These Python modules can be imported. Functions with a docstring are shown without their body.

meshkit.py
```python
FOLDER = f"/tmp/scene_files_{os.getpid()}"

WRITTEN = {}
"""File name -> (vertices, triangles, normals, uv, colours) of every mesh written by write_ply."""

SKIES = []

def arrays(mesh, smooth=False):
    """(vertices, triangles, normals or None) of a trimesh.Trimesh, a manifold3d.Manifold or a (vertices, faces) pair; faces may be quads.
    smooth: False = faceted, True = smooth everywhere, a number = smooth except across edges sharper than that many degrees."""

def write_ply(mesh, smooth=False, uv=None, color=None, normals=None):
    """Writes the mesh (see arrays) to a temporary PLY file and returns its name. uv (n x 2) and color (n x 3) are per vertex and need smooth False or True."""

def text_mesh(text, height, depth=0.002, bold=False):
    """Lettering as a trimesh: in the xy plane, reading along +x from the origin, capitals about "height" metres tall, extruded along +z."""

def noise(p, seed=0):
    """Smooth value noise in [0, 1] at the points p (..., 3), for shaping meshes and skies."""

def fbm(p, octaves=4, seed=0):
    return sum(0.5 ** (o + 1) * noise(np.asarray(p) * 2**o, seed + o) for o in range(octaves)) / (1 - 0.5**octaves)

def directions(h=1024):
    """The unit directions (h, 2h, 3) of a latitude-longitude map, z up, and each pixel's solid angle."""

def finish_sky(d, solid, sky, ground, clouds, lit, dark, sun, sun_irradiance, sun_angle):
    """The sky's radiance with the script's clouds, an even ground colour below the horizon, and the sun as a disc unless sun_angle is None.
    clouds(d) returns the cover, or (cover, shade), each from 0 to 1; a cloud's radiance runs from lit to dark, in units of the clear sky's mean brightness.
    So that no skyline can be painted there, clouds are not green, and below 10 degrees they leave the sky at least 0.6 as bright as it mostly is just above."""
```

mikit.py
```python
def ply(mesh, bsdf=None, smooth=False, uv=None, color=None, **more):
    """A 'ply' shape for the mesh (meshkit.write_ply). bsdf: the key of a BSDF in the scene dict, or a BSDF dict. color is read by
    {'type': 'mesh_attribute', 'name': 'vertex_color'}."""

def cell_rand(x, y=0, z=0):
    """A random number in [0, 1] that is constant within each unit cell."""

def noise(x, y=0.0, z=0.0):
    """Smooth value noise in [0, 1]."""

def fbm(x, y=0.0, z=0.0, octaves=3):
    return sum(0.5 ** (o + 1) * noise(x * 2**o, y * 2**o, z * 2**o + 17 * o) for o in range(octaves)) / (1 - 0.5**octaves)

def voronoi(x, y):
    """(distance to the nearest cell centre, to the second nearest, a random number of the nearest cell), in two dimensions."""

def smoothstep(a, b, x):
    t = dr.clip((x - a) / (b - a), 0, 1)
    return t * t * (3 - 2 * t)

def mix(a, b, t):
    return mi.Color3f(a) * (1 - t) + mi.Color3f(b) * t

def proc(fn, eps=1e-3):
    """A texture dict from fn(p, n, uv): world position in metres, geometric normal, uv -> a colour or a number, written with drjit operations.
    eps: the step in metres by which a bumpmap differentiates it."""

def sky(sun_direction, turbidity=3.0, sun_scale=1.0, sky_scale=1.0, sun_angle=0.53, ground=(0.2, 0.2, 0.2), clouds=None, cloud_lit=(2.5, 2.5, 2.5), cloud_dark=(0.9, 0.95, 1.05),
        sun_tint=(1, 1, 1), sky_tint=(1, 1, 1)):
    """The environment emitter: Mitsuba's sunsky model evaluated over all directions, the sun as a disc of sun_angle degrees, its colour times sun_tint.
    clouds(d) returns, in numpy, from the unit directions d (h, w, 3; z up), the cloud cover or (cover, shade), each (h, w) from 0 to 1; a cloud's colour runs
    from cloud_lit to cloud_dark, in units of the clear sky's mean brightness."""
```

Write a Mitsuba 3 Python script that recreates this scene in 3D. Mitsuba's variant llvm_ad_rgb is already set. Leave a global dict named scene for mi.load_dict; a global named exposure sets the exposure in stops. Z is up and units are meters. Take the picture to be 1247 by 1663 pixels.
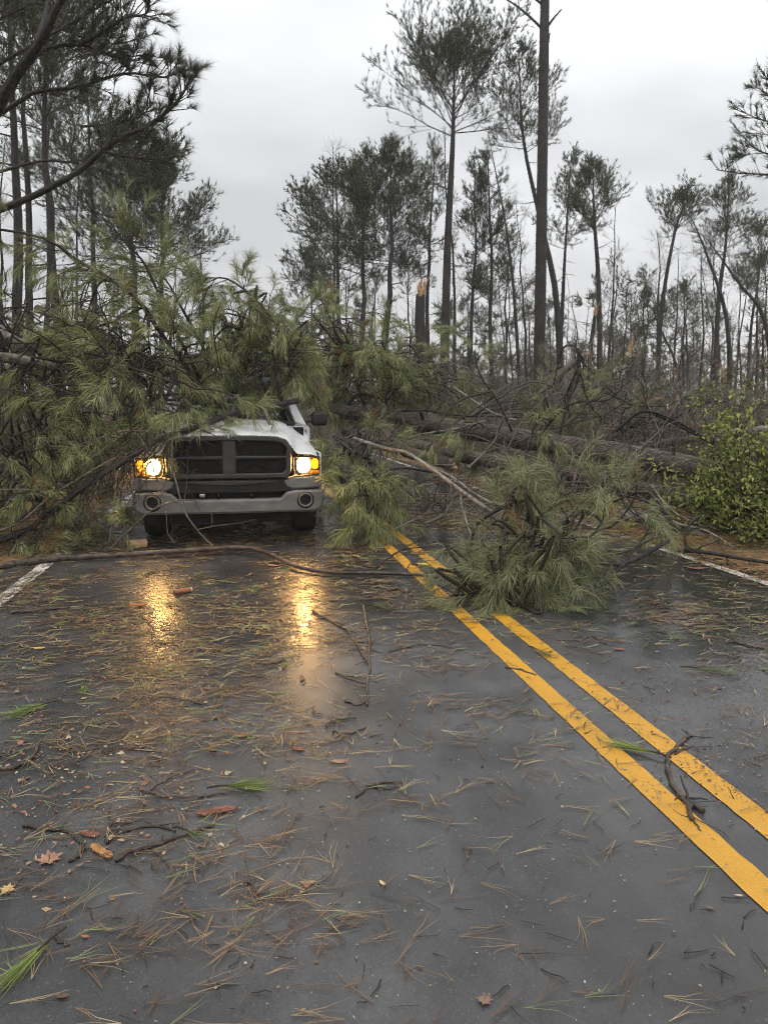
import math
import numpy as np, trimesh, mitsuba as mi, drjit as dr
import mikit, meshkit
from shapely.geometry import Polygon, Point, box as sbox
from shapely import affinity

T = mi.ScalarTransform4f
scene, labels = {}, {}

# ------------------------------------------------------------------ camera, sky, exposure
CAM_H, FOC, IW, IH = 1.45, 1249.0, 1247.0, 1663.0
YAW = math.radians(10.543)                                  # the road runs along +y; the camera looks a little to its right
PITCH = math.atan((831.5 - 666) / FOC)
HF = np.array([math.sin(YAW), math.cos(YAW), 0.0])
RT = np.array([math.cos(YAW), -math.sin(YAW), 0.0])
FW = HF * math.cos(PITCH) + np.array([0, 0, -math.sin(PITCH)])
UP = HF * math.sin(PITCH) + np.array([0, 0, math.cos(PITCH)])
CAM = np.array([0, 0, CAM_H])
scene['camera'] = {'type': 'perspective', 'fov': 2 * math.degrees(math.atan(IW / 2 / FOC)), 'fov_axis': 'x', 'near_clip': 0.05, 'far_clip': 2000.0,
                   'to_world': T().look_at(origin=CAM.tolist(), target=(CAM + FW).tolist(), up=UP.tolist())}


def overcast(d):
    el = d[..., 2]
    n = meshkit.fbm(np.stack([d[..., 0] * 2.2 + 3, d[..., 1] * 2.2, el * 4.5], -1), octaves=5, seed=4)
    n2 = meshkit.fbm(np.stack([d[..., 0] * 5 + 9, d[..., 1] * 5, el * 9], -1), octaves=4, seed=9)
    shade = 0.95 - 0.85 * np.clip(el, 0, 1) + 1.25 * (n - 0.5) + 0.55 * (n2 - 0.5)
    return np.ones_like(el), np.clip(shade, 0, 1)


scene['sky'] = mikit.sky([-0.2, -0.5, 0.85], turbidity=4, sun_scale=0.1, sun_angle=40, clouds=overcast, cloud_lit=(2.98, 3.03, 3.11), cloud_dark=(1.38, 1.42, 1.475), ground=(0.06, 0.06, 0.05))
exposure = 2.3


def ray(x, y): return FW + (x - IW / 2) / FOC * RT + (IH / 2 - y) / FOC * UP
def at(x, y, Y): d = ray(x, y); return CAM + d * (Y / (d @ HF))
def G(x, y, z=0.0): d = ray(x, y); return CAM + d * ((z - CAM_H) / d[2])
def stand(x, Y): p = at(x, 666, Y); p[2] = 0; return p


# ------------------------------------------------------------------ materials
noise, fbm, mix, sstep, voronoi = mikit.noise, mikit.fbm, mikit.mix, mikit.smoothstep, mikit.voronoi


def principled(color, rough, spec=0.5, metal=0.0, **k):
    c = color if isinstance(color, dict) else {'type': 'rgb', 'value': list(color)}
    r = rough if isinstance(rough, dict) else float(rough)
    return {'type': 'principled', 'base_color': c, 'roughness': r, 'specular': float(spec), 'metallic': float(metal), **k}


def two(b): return {'type': 'twosided', 'bsdf': b}


VC = {'type': 'mesh_attribute', 'name': 'vertex_color'}


def asphalt_col(p, n, uv):
    g = noise(p.x * 260, p.y * 260)
    big = fbm(p.x * 0.9, p.y * 0.5, 0, 4)
    c = mix((0.030, 0.032, 0.035), (0.080, 0.081, 0.083), sstep(.3, .7, big))
    c = c * (0.74 + 0.52 * sstep(.25, .75, fbm(p.x * 5.5 + 2, p.y * 4.0, 6, 5))) * (0.80 + 0.40 * g)
    speck = sstep(0.86, 0.96, noise(p.x * 150 + 7, p.y * 150))
    c = mix(c, (0.20, 0.19, 0.17), speck * 0.38)
    silt = sstep(0.52, 0.72, fbm(p.x * 1.6 + 4, p.y * 0.9 + 2, 1, 4))     # washed-in silt and tannin film
    return mix(c, (0.060, 0.050, 0.042), silt * 0.30)


def asphalt_film(p, n, uv):
    return asphalt_col(p, n, uv) * 0.62


def film_rough(p, n, uv):
    return 0.06 + 0.14 * fbm(p.x * 1.3 + 9, p.y * 0.8, 2, 3) + 0.19 * sstep(1.4, 0.4, p.x)


def asphalt_bump(p, n, uv):
    return noise(p.x * 150, p.y * 150) * 0.6 + noise(p.x * 330, p.y * 330) * 0.4


def ripple(p, n, uv):
    return noise(p.x * 38, p.y * 30) * 0.7 + noise(p.x * 90, p.y * 80) * 0.3


def wet(p, n, uv):
    a = fbm(p.x * 0.75 + 1.3, p.y * 0.42 + 5.0, 0, 4)
    b = fbm(p.x * 3.1, p.y * 2.6, 3, 3)
    rut = dr.exp(-dr.square((p.x - 3.3) / 1.0)) * 0.10 + dr.exp(-dr.square((p.x + 1.0) / 0.7)) * 0.07
    return 0.12 + 0.88 * sstep(0.405, 0.535, a * 0.72 + b * 0.28 + rut)


scene['m_asphalt_damp'] = {'type': 'bumpmap', 'arbitrary': mikit.proc(asphalt_bump, eps=8e-4), 'scale': 0.0011, 'bsdf': principled(mikit.proc(asphalt_col), 0.36, 0.40)}
scene['m_asphalt_film'] = {'type': 'bumpmap', 'arbitrary': mikit.proc(ripple, eps=2e-3), 'scale': 0.0011, 'bsdf': principled(mikit.proc(asphalt_film), mikit.proc(film_rough), 0.62)}
def puddle(p, n, uv):
    a = fbm(p.x * 0.9 + 7.7, p.y * 0.55 + 2.2, 5, 4)
    b = fbm(p.x * 5.1, p.y * 3.6, 8, 3)
    low = dr.exp(-dr.square((p.x - 3.35) / 0.95)) * 0.21 * sstep(2.6, 4.2, p.y) - 0.045
    grain = noise(p.x * 120, p.y * 120) * 0.035
    return (0.14 + 0.16 * sstep(0.6, 1.2, p.x) + 0.55 * sstep(1.7, 2.4, p.x)) * sstep(0.50, 0.60, a * 0.8 + b * 0.2 + low + grain)


def drops(p, n, uv):
    return noise(p.x * 55, p.y * 45)


scene['m_water'] = {'type': 'bumpmap', 'arbitrary': mikit.proc(drops, eps=2e-3), 'scale': 0.0004, 'bsdf': principled((0.017, 0.018, 0.019), 0.11, 0.5)}
scene['m_asphalt_wet'] = {'type': 'blendbsdf', 'weight': mikit.proc(wet), 'a': {'type': 'ref', 'id': 'm_asphalt_damp'}, 'b': {'type': 'ref', 'id': 'm_asphalt_film'}}
scene['m_asphalt'] = {'type': 'blendbsdf', 'weight': mikit.proc(puddle), 'a': {'type': 'ref', 'id': 'm_asphalt_wet'}, 'b': {'type': 'ref', 'id': 'm_water'}}


def paint_col(base, road=(0.05, 0.05, 0.05), lo=0.82, hi=0.98):
    def f(p, n, uv):
        w = fbm(p.x * 22, p.y * 9, 0, 4)
        chip = sstep(lo, hi, noise(p.x * 120, p.y * 120) * 0.55 + w * 0.6)
        c = mix(mi.Color3f(base) * 0.80, mi.Color3f(base) * 1.06, fbm(p.x * 5, p.y * 3, 2, 3))
        return mix(c * (0.86 + 0.22 * noise(p.x * 240, p.y * 240)), road, chip)
    return f


scene['m_yellow'] = {'type': 'bumpmap', 'arbitrary': mikit.proc(asphalt_bump, eps=8e-4), 'scale': 0.0006, 'bsdf': principled(mikit.proc(paint_col((0.62, 0.315, 0.022))), 0.42, 0.4)}
scene['m_white'] = {'type': 'bumpmap', 'arbitrary': mikit.proc(asphalt_bump, eps=8e-4), 'scale': 0.0006, 'bsdf': principled(mikit.proc(paint_col((0.62, 0.60, 0.55), (0.08, 0.07, 0.05), 0.52, 0.72)), 0.45, 0.4)}


def soil_col(p, n, uv):
    a = fbm(p.x * 0.7, p.y * 0.7, 0, 4)
    b = fbm(p.x * 9, p.y * 9, 5, 3)
    c = mix((0.10, 0.062, 0.032), (0.20, 0.125, 0.062), b)
    return mix(c, (0.055, 0.060, 0.028), sstep(0.5, 0.65, a) * 0.6) * (0.6 + 0.7 * noise(p.x * 60, p.y * 60))


scene['m_soil'] = principled(mikit.proc(soil_col), 0.85, 0.2)


def plate_bark(p, n, uv):
    q = p.x * 0.985 - p.y * 0.17                            # the trunks lie roughly across the road
    w = fbm(p.x * 9, p.y * 9, p.z * 9, 3)
    a, b, r = voronoi(q * 7 + w * 2.6, (p.z * 1.0 + p.y * .8) * 34 + w * 4.4)
    furrow = sstep(0.02, 0.22, b - a)
    c = mix((0.026, 0.019, 0.015), (0.175, 0.135, 0.110), sstep(.2, .8, fbm(p.x * 5, p.y * 5, p.z * 8, 3)) * .6 + r * 0.2 + 0.3 * noise(p.x * 70, p.y * 70, p.z * 70))
    c = mix(c * .22, c, furrow)
    return mix(c, (0.10, 0.115, 0.06), sstep(0.52, 0.7, fbm(p.x * 3, p.y * 3, p.z * 3, 3)) * sstep(0.1, 0.8, n.z) * 0.5)


def plate_relief(p, n, uv):
    q = p.x * 0.985 - p.y * 0.17
    w = fbm(p.x * 9, p.y * 9, p.z * 9, 3)
    a, b, r = voronoi(q * 7 + w * 2.6, (p.z * 1.0 + p.y * .8) * 34 + w * 4.4)
    return sstep(0.0, 0.25, b - a) * (.6 + .4 * r) + .3 * noise(p.x * 80, p.y * 80, p.z * 80)


def bark_col(lo, hi, moss=0.0):
    def f(p, n, uv):
        a = fbm(p.x * 26, p.y * 26, p.z * 26, 3)
        b = fbm(p.x * 3, p.y * 3, p.z * 3, 3)
        c = mix(lo, hi, sstep(0.3, 0.75, a * 0.65 + b * 0.4))
        return mix(c, (0.085, 0.10, 0.045), sstep(0.5, 0.7, b) * sstep(-0.1, 0.7, n.z) * moss)
    return f


scene['m_plates'] = {'type': 'bumpmap', 'arbitrary': mikit.proc(plate_relief, eps=2e-3), 'scale': 0.013, 'bsdf': principled(mikit.proc(plate_bark), 0.42, 0.5)}
scene['m_log'] = principled(mikit.proc(bark_col((0.012, 0.009, 0.008), (0.125, 0.088, 0.066), 0.35)), 0.42, 0.5)
scene['m_bark'] = principled(mikit.proc(bark_col((0.008, 0.007, 0.006), (0.036, 0.030, 0.026))), 0.6, 0.35)
scene['m_stick'] = principled(mikit.proc(bark_col((0.018, 0.013, 0.010), (0.12, 0.085, 0.065))), 0.45, 0.45)
scene['m_twig'] = principled((0.034, 0.026, 0.020), 0.5, 0.4)
scene['m_dead'] = principled(mikit.proc(bark_col((0.08, 0.068, 0.055), (0.34, 0.31, 0.265))), 0.6, 0.35)
scene['m_palebark'] = principled(mikit.proc(bark_col((0.05, 0.038, 0.030), (0.19, 0.15, 0.12))), 0.5, 0.4)
scene['m_wood'] = principled(mikit.proc(bark_col((0.30, 0.16, 0.07), (0.62, 0.42, 0.24))), 0.7, 0.3)
scene['m_greytwig'] = principled((0.150, 0.127, 0.108), 0.65, 0.3)
scene['m_needle'] = two(principled(VC, 0.5, 0.35))
scene['m_far'] = two(principled(VC, 0.75, 0.2))
scene['m_litter'] = two(principled(VC, 0.38, 0.5))
scene['m_leaf'] = {'type': 'principledthin', 'base_color': VC, 'roughness': 0.28, 'diff_trans': 0.7, 'eta': 1.45}


def truck_paint(p, n, uv):
    d = fbm(p.x * 7, p.y * 7, p.z * 9, 4)
    low = sstep(1.0, 0.55, p.z)
    c = mix((0.62, 0.63, 0.64), (0.52, 0.52, 0.51), sstep(0.45, 0.75, d))
    return mix(c, (0.30, 0.27, 0.235), low * sstep(0.35, 0.75, d) * 0.7)


def plastic_col(a, b):
    def f(p, n, uv): return mix(a, b, fbm(p.x * 9, p.y * 9, p.z * 14, 4))
    return f


scene['m_paint'] = principled(mikit.proc(truck_paint), 0.22, 0.5, 0.0, clearcoat=0.9, clearcoat_gloss=0.95)
scene['m_grey'] = principled(mikit.proc(plastic_col((0.020, 0.020, 0.020), (0.050, 0.048, 0.046))), 0.36, 0.5)
scene['m_bumper'] = principled(mikit.proc(plastic_col((0.095, 0.093, 0.090), (0.22, 0.212, 0.20))), 0.36, 0.5)
scene['m_black'] = principled(mikit.proc(plastic_col((0.006, 0.006, 0.006), (0.018, 0.017, 0.016))), 0.42, 0.4)
scene['m_under'] = principled((0.012, 0.011, 0.010), 0.8, 0.2)
scene['m_tyre'] = principled(mikit.proc(plastic_col((0.012, 0.012, 0.012), (0.045, 0.038, 0.030))), 0.55, 0.35)
scene['m_rim'] = principled((0.45, 0.45, 0.45), 0.3, 0.5, 0.9)
scene['m_chrome'] = principled((0.75, 0.75, 0.75), 0.12, 0.5, 1.0)
scene['m_bowl'] = principled((0.05, 0.035, 0.022), 0.7, 0.2)
scene['m_pane'] = {'type': 'thindielectric', 'int_ior': 1.5}
scene['m_amber'] = principled((0.75, 0.28, 0.02), 0.2, 0.6)


# ------------------------------------------------------------------ scene-writing helpers
def numbered(key):
    if key not in scene and key not in labels and not any(k.startswith(key + '__') for k in scene): return key
    k = 1
    while f'{key}_{k:03d}' in scene or f'{key}_{k:03d}' in labels or any(q.startswith(f'{key}_{k:03d}__') for q in scene): k += 1
    return f'{key}_{k:03d}'


USED = {}


def thing(name, label, cat, group=None):
    n = USED.get(name, -1) + 1
    USED[name] = n
    key = name if n == 0 else f'{name}_{n:03d}'
    labels[key] = {'label': label, 'category': cat}
    if group: labels[key]['group'] = group
    return key


def put(key, mesh, m, smooth=False, color=None, kind=None, label=None, **more):
    """one entry; key may be thing__part and gets the next free number"""
    n = USED.get('@' + key, -1) + 1
    USED['@' + key] = n
    k = key if n == 0 else f'{key}_{n:03d}'
    scene[k] = mikit.ply(mesh, m, smooth, color=color, **more)
    if kind or label:
        labels.setdefault(k, {})
        if kind: labels[k]['kind'] = kind
        if label: labels[k]['label'] = label
    return k


def unit(v):
    v = np.asarray(v, float)
    return v / (np.linalg.norm(v, axis=-1, keepdims=True) + 1e-12)


def tubes(P, R, sides):
    """many tubes at once: P (m,n,3), R (m,n) -> vertices, faces (ends closed by a cap point when sides > 4)"""
    P, R = np.asarray(P, float), np.asarray(R, float)
    m, n, _ = P.shape
    t = np.gradient(P, axis=1)
    t = unit(t)
    chord = unit(P[:, -1] - P[:, 0] + 1e-9)
    ref = np.eye(3)[np.argmin(np.abs(chord), axis=1)]
    a = unit(np.cross(t, ref[:, None, :]))
    b = np.cross(t, a)
    ang = np.arange(sides) * 2 * np.pi / sides
    V = P[:, :, None] + R[:, :, None, None] * (np.cos(ang)[:, None] * a[:, :, None] + np.sin(ang)[:, None] * b[:, :, None])
    i, j = np.meshgrid(np.arange(n - 1), np.arange(sides), indexing='ij')
    q = np.stack([i * sides + j, i * sides + (j + 1) % sides, (i + 1) * sides + (j + 1) % sides, (i + 1) * sides + j], -1).reshape(-1, 4)
    f = np.vstack([q[:, [0, 1, 2]], q[:, [0, 2, 3]]])
    F = (f[None] + (np.arange(m) * n * sides)[:, None, None]).reshape(-1, 3)
    V = V.reshape(-1, 3)
    if sides > 4:                                           # caps
        c0 = len(V)
        V = np.vstack([V, P[:, 0], P[:, -1]])
        k = np.arange(sides)
        for e, row in ((0, 0), (1, n - 1)):
            base = np.arange(m)[:, None] * n * sides + row * sides
            x, y = base + k, base + (k + 1) % sides
            c = np.broadcast_to((c0 + e * m + np.arange(m))[:, None], x.shape)
            F = np.vstack([F, np.stack([x, c, y] if e == 0 else [x, y, c], -1).reshape(-1, 3)])
    return V, F


def join(parts):
    V, F, o = [], [], 0
    for v, f in parts:
        V.append(v); F.append(np.asarray(f) + o); o += len(v)
    return np.vstack(V), np.vstack(F)


def smooth_path(pts, n):
    """Catmull-Rom resampling of hand-set points"""
    p = np.asarray(pts, float)
    q = np.vstack([2 * p[0] - p[1], p, 2 * p[-1] - p[-2]])
    s = np.linspace(0, len(p) - 1 - 1e-6, n)
    i = s.astype(int); t = (s - i)[:, None]
    a, b, c, d = q[i], q[i + 1], q[i + 2], q[i + 3]
    return 0.5 * (2 * b + (c - a) * t + (2 * a - 5 * b + 4 * c - d) * t ** 2 + (3 * b - a - 3 * c + d) * t ** 3)


def rough_tube(path, r0, r1, sides=14, n=None, seed=0, amp=0.10, freq=9.0, taper=1.0):
    """a log: one tube with bark relief"""
    path = np.asarray(path, float)
    n = n or len(path)
    P = smooth_path(path, n)
    R = r0 + (r1 - r0) * np.linspace(0, 1, n) ** taper
    V, F = tubes(P[None], R[None], sides)
    ax = np.repeat(P, sides, axis=0)
    k = len(ax)
    rel = V[:k] - ax
    f = meshkit.fbm(V[:k] * freq + seed, octaves=3, seed=seed) - 0.5
    f += 0.5 * (meshkit.fbm(V[:k] * 2.2 + seed, octaves=2, seed=seed + 5) - 0.5)
    V[:k] = ax + rel * (1 + 2 * amp * f)[:, None]
    return V, F


class Acc:
    """twigs and needle tufts of one tree, gathered and then written as few meshes"""
    def __init__(self): self.tw, self.tf = {}, []

    def tube(self, path, radii, sides):
        self.tw.setdefault((len(path), sides), []).append((path, radii))

    def mesh(self):
        return join([tubes([a for a, _ in v], [b for _, b in v], k[1]) for k, v in self.tw.items()])


def curve(p, d, L, n, rng, wig, grav):
    out = np.empty((n, 3)); out[0] = p
    d = d / math.sqrt(d @ d); s = L / (n - 1)
    r = rng.normal(0, wig, (n, 3)); r[:, 2] += grav
    for i in range(1, n):
        d = d + r[i]; d = d / math.sqrt(d @ d)
        out[i] = out[i - 1] + d * s
    return out, d


def side_dir(d, ang, az):
    a = np.array([0, 0, 1.0]) if abs(d[2]) < 0.9 else np.array([1.0, 0, 0])
    u = np.cross(d, a); u /= math.sqrt(u @ u)
    v = np.cross(d, u)
    return d * math.cos(ang) + (u * math.cos(az) + v * math.sin(az)) * math.sin(ang)


def needles(tf, rng, n, L, w, spread=(0.25, 1.1), droop=0.5, back=0.10, col=((0.07, 0.09, 0.035), (0.15, 0.17, 0.07)), seg=2, wind=(0, 0, 0), dead=0.0):
    """tf: list of (pos, dir, size) -> vertices, faces, colours"""
    P = np.array([t[0] for t in tf]); D = unit(np.array([t[1] for t in tf])); S = np.array([t[2] for t in tf])
    m = len(P); N = m * n
    P, D, S = np.repeat(P, n, 0), np.repeat(D, n, 0), np.repeat(S, n, 0)
    tone = np.repeat(rng.random(m), n)
    dead_t = np.repeat(rng.random(m) < dead, n)
    u = unit(np.cross(D, rng.normal(size=(N, 3))))
    th = rng.uniform(*spread, N)
    d = D * np.cos(th)[:, None] + u * np.sin(th)[:, None]
    base = P - D * (rng.random(N) * back * S)[:, None]
    LL = (L * S * rng.uniform(0.7, 1.1, N))[:, None]
    wv = unit(np.cross(d, rng.normal(size=(N, 3)))) * (w * S * rng.uniform(0.8, 1.2, N))[:, None] * 0.5
    g = np.array([0, 0, -1.0]) * droop + np.asarray(wind)
    c0, c1 = map(np.asarray, col)
    k = np.clip(0.65 * tone + 0.5 * rng.random(N) - 0.05, 0, 1)[:, None]
    C = c0 + (c1 - c0) * k
    C = np.where(dead_t[:, None], np.array([0.22, 0.12, 0.045]) * (0.6 + 0.6 * k), C)
    if seg == 1:
        tip = base + unit(d + 0.5 * g) * LL
        V = np.stack([base - wv, base + wv, tip], 1).reshape(-1, 3)
        return V, np.arange(3 * N).reshape(-1, 3), np.repeat(C, 3, 0)
    mid = base + unit(d + 0.25 * g) * LL * 0.5
    tip = mid + unit(d + g) * LL * 0.5
    V = np.stack([base - wv * .7, base + wv * .7, mid - wv, mid + wv, tip], 1).reshape(-1, 3)
    o = (np.arange(N) * 5)[:, None]
    F = np.concatenate([o + [0, 1, 3], o + [0, 3, 2], o + [2, 3, 4]], 0)
    return V, F, np.repeat(C, 5, 0)


# ------------------------------------------------------------------ ground, road, markings
def ground_z(x, y):
    off = np.maximum(np.maximum(-2.15 - x, x - 4.75), 0)
    rise = np.clip(off / 2.5, 0, 1)
    nz = meshkit.fbm(np.stack([x * 0.55, y * 0.55, 0 * x], -1), octaves=4, seed=2) - 0.42
    nz2 = meshkit.fbm(np.stack([x * 3, y * 3, 0 * x], -1), octaves=3, seed=3) - 0.4
    return -0.006 + rise * (0.10 + 0.45 * nz) + np.clip(off / 0.5, 0, 1) * 0.08 * nz2


def axis(lo, hi, dense_lo, dense_hi, step):
    a = dense_lo - np.geomspace(step, dense_lo - lo, 26)[::-1]
    b = dense_hi + np.geomspace(step, hi - dense_hi, 26)
    return np.concatenate([a, np.arange(dense_lo, dense_hi + 1e-6, step), b])


def grid(xs, ys, zf):
    X, Y = np.meshgrid(xs, ys)
    V = np.stack([X, Y, zf(X, Y)], -1).reshape(-1, 3)
    w = len(xs)
    i, j = np.meshgrid(np.arange(len(ys) - 1), np.arange(w - 1), indexing='ij')
    a = (i * w + j).ravel()
    return V, np.stack([a, a + 1, a + w + 1, a + w], 1)


put('ground', grid(axis(-700, 700, -12, 16, 0.25), axis(-300, 900, -2, 30, 0.25), ground_z), 'm_soil', True, kind='structure')
put('road', grid(np.linspace(-2.15, 4.62, 24), np.concatenate([[-60, -20], np.linspace(-4, 20, 40), [40, 80, 160]]), lambda x, y: 0 * x), 'm_asphalt', True, kind='structure')


def stripe(x0, x1, y0, y1, seed, name, m, ragged=0.008):
    r = np.random.default_rng(seed)
    ys = np.concatenate([np.arange(y0, y1, 0.06), [60.0, 150.0]])
    e = np.stack([np.full(len(ys), x0) + r.normal(0, ragged / 3, len(ys)), np.full(len(ys), x1) + r.normal(0, ragged / 3, len(ys))], 1)
    V = np.stack([e, np.repeat(ys[:, None], 2, 1), np.full((len(ys), 2), 0.004)], -1).reshape(-1, 3)
    k = np.arange(len(ys) - 1) * 2
    put(name, (V, np.stack([k, k + 1, k + 3, k + 2], 1)), m, kind=None)


stripe(1.470, 1.580, -3, 14, 1, 'road__yellow_line', 'm_yellow', 0.005)
stripe(1.730, 1.843, -3, 14, 2, 'road__yellow_line', 'm_yellow', 0.005)
stripe(-1.900, -1.775, -3, 14, 3, 'road__white_line', 'm_white', 0.012)
stripe(4.280, 4.390, -3, 14, 4, 'road__white_line', 'm_white', 0.012)

# ------------------------------------------------------------------ standing trees
FARCOL = ((0.036, 0.050, 0.024), (0.080, 0.105, 0.045))


def trunk_path(base, top, n, rng, bend):
    t = np.linspace(0, 1, n)[:, None]
    w = np.cumsum(rng.normal(0, bend, (n, 3)), 0); w[:, 2] = 0
    w -= t * w[-1]
    return base + (top - base) * t + w


def pine(label, pxb, Y, top, yc, r0, rad, nb=30, nt=7, seed=0, e0=12, e1=64, n=10, col=FARCOL, bend=0.05, group=None, via=None, low=0, tip=0.12):
    rng = np.random.default_rng(1000 + seed)
    base = stand(pxb, Y); base[2] = -0.1
    tp = at(top[0], top[1], Y)
    key = thing('pine_tree', label, 'tree', group)
    P = trunk_path(base, tp, 14, rng, bend)
    if via:
        P = smooth_path([base] + [at(v[0], v[1], Y) for v in via] + [tp], 14)
    R = 0.84 * r0 * (1 - np.linspace(0, 1, 14) ** 1.25) + 0.016
    R[0] *= 1.2
    put(key + '__trunk', tubes(P[None], R[None], 9), 'm_bark', True)
    zc = at(pxb, yc, Y)[2]
    cs = (zc - base[2]) / (tp[2] - base[2])
    rad = 1.12 * rad * Y / FOC
    acc = Acc()

    def branch(f, h, L, elev, leaf=True):
        i = min(int(h * 13), 12); u = h * 13 - i
        p = P[i] * (1 - u) + P[i + 1] * u
        az = rng.random() * 6.283
        d = np.array([math.cos(az) * math.cos(elev), math.sin(az) * math.cos(elev), math.sin(elev)])
        rb = max(0.011, 0.24 * r0 * (1 - h) ** 0.6)
        path, _ = curve(p, d, L, 5, rng, 0.10, 0.06 if leaf else 0.01)
        acc.tube(path, rb * np.array([1, .8, .6, .42, .22]), 4)
        if not leaf: return
        kids = max(4, int(nt * (0.6 + L / rad * 0.9)))
        for c in range(kids):
            t = 0.18 + 0.82 * (c + rng.random()) / kids
            a = min(int(t * 4), 3); uu = t * 4 - a
            q = path[a] * (1 - uu) + path[a + 1] * uu
            dd = path[a + 1] - path[a]; dd /= math.sqrt(dd @ dd)
            sd = side_dir(dd, rng.uniform(0.45, 0.95), rng.random() * 6.283); sd[2] += 0.25
            l2 = L * 0.42 * (1.15 - t) * rng.uniform(0.6, 1.2) + 0.22
            tw, e = curve(q, sd, l2, 4, rng, 0.16, 0.12)
            acc.tube(tw, rb * 0.22 * np.array([1, .8, .6, .4]) + 0.004, 3)
            acc.tf.append((tw[-1], e + [0, 0, .3], rng.uniform(0.8, 1.2)))
            for k in range(2 if l2 < 0.5 else 4):
                sd2 = side_dir(e, rng.uniform(.5, .9), rng.random() * 6.283); sd2[2] += .35
                q2 = tw[1 + k % 3]; tip2 = q2 + sd2 * rng.uniform(.14, .34)
                acc.tube(np.array([q2, tip2]), np.array([.006, .004]), 3)
                acc.tf.append((tip2, sd2 + [0, 0, .35], rng.uniform(0.7, 1.1)))
        acc.tf.append((path[-1], path[-1] - path[-2], 1.1))

    for i in range(nb):
        f = (i + rng.random()) / nb
        prof = (0.50 + 0.50 * math.sin(math.pi * min(1, f * 0.9 + 0.22))) * (1 - f ** 2.4) + tip
        branch(f, cs + (1 - cs) * f * 0.985, rad * prof * rng.uniform(0.65, 1.12), math.radians(e0 + (e1 - e0) * f + rng.normal(0, 9)))
    for i in range(low):
        branch(0, rng.uniform(0.35, 1) * cs, rng.uniform(0.2, 0.55) * rad, math.radians(rng.uniform(-15, 35)), False)
    put(key + '__branches', acc.mesh(), 'm_twig', True, kind='stuff')
    v, f, c = needles(acc.tf, rng, n, 0.165, 0.011 + 0.00025 * Y, (0.15, 0.85), 0.06, 0.12, col, seg=1)
    put(key + '__foliage', (v, f), 'm_far', color=c, kind='stuff')
    return key


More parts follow.
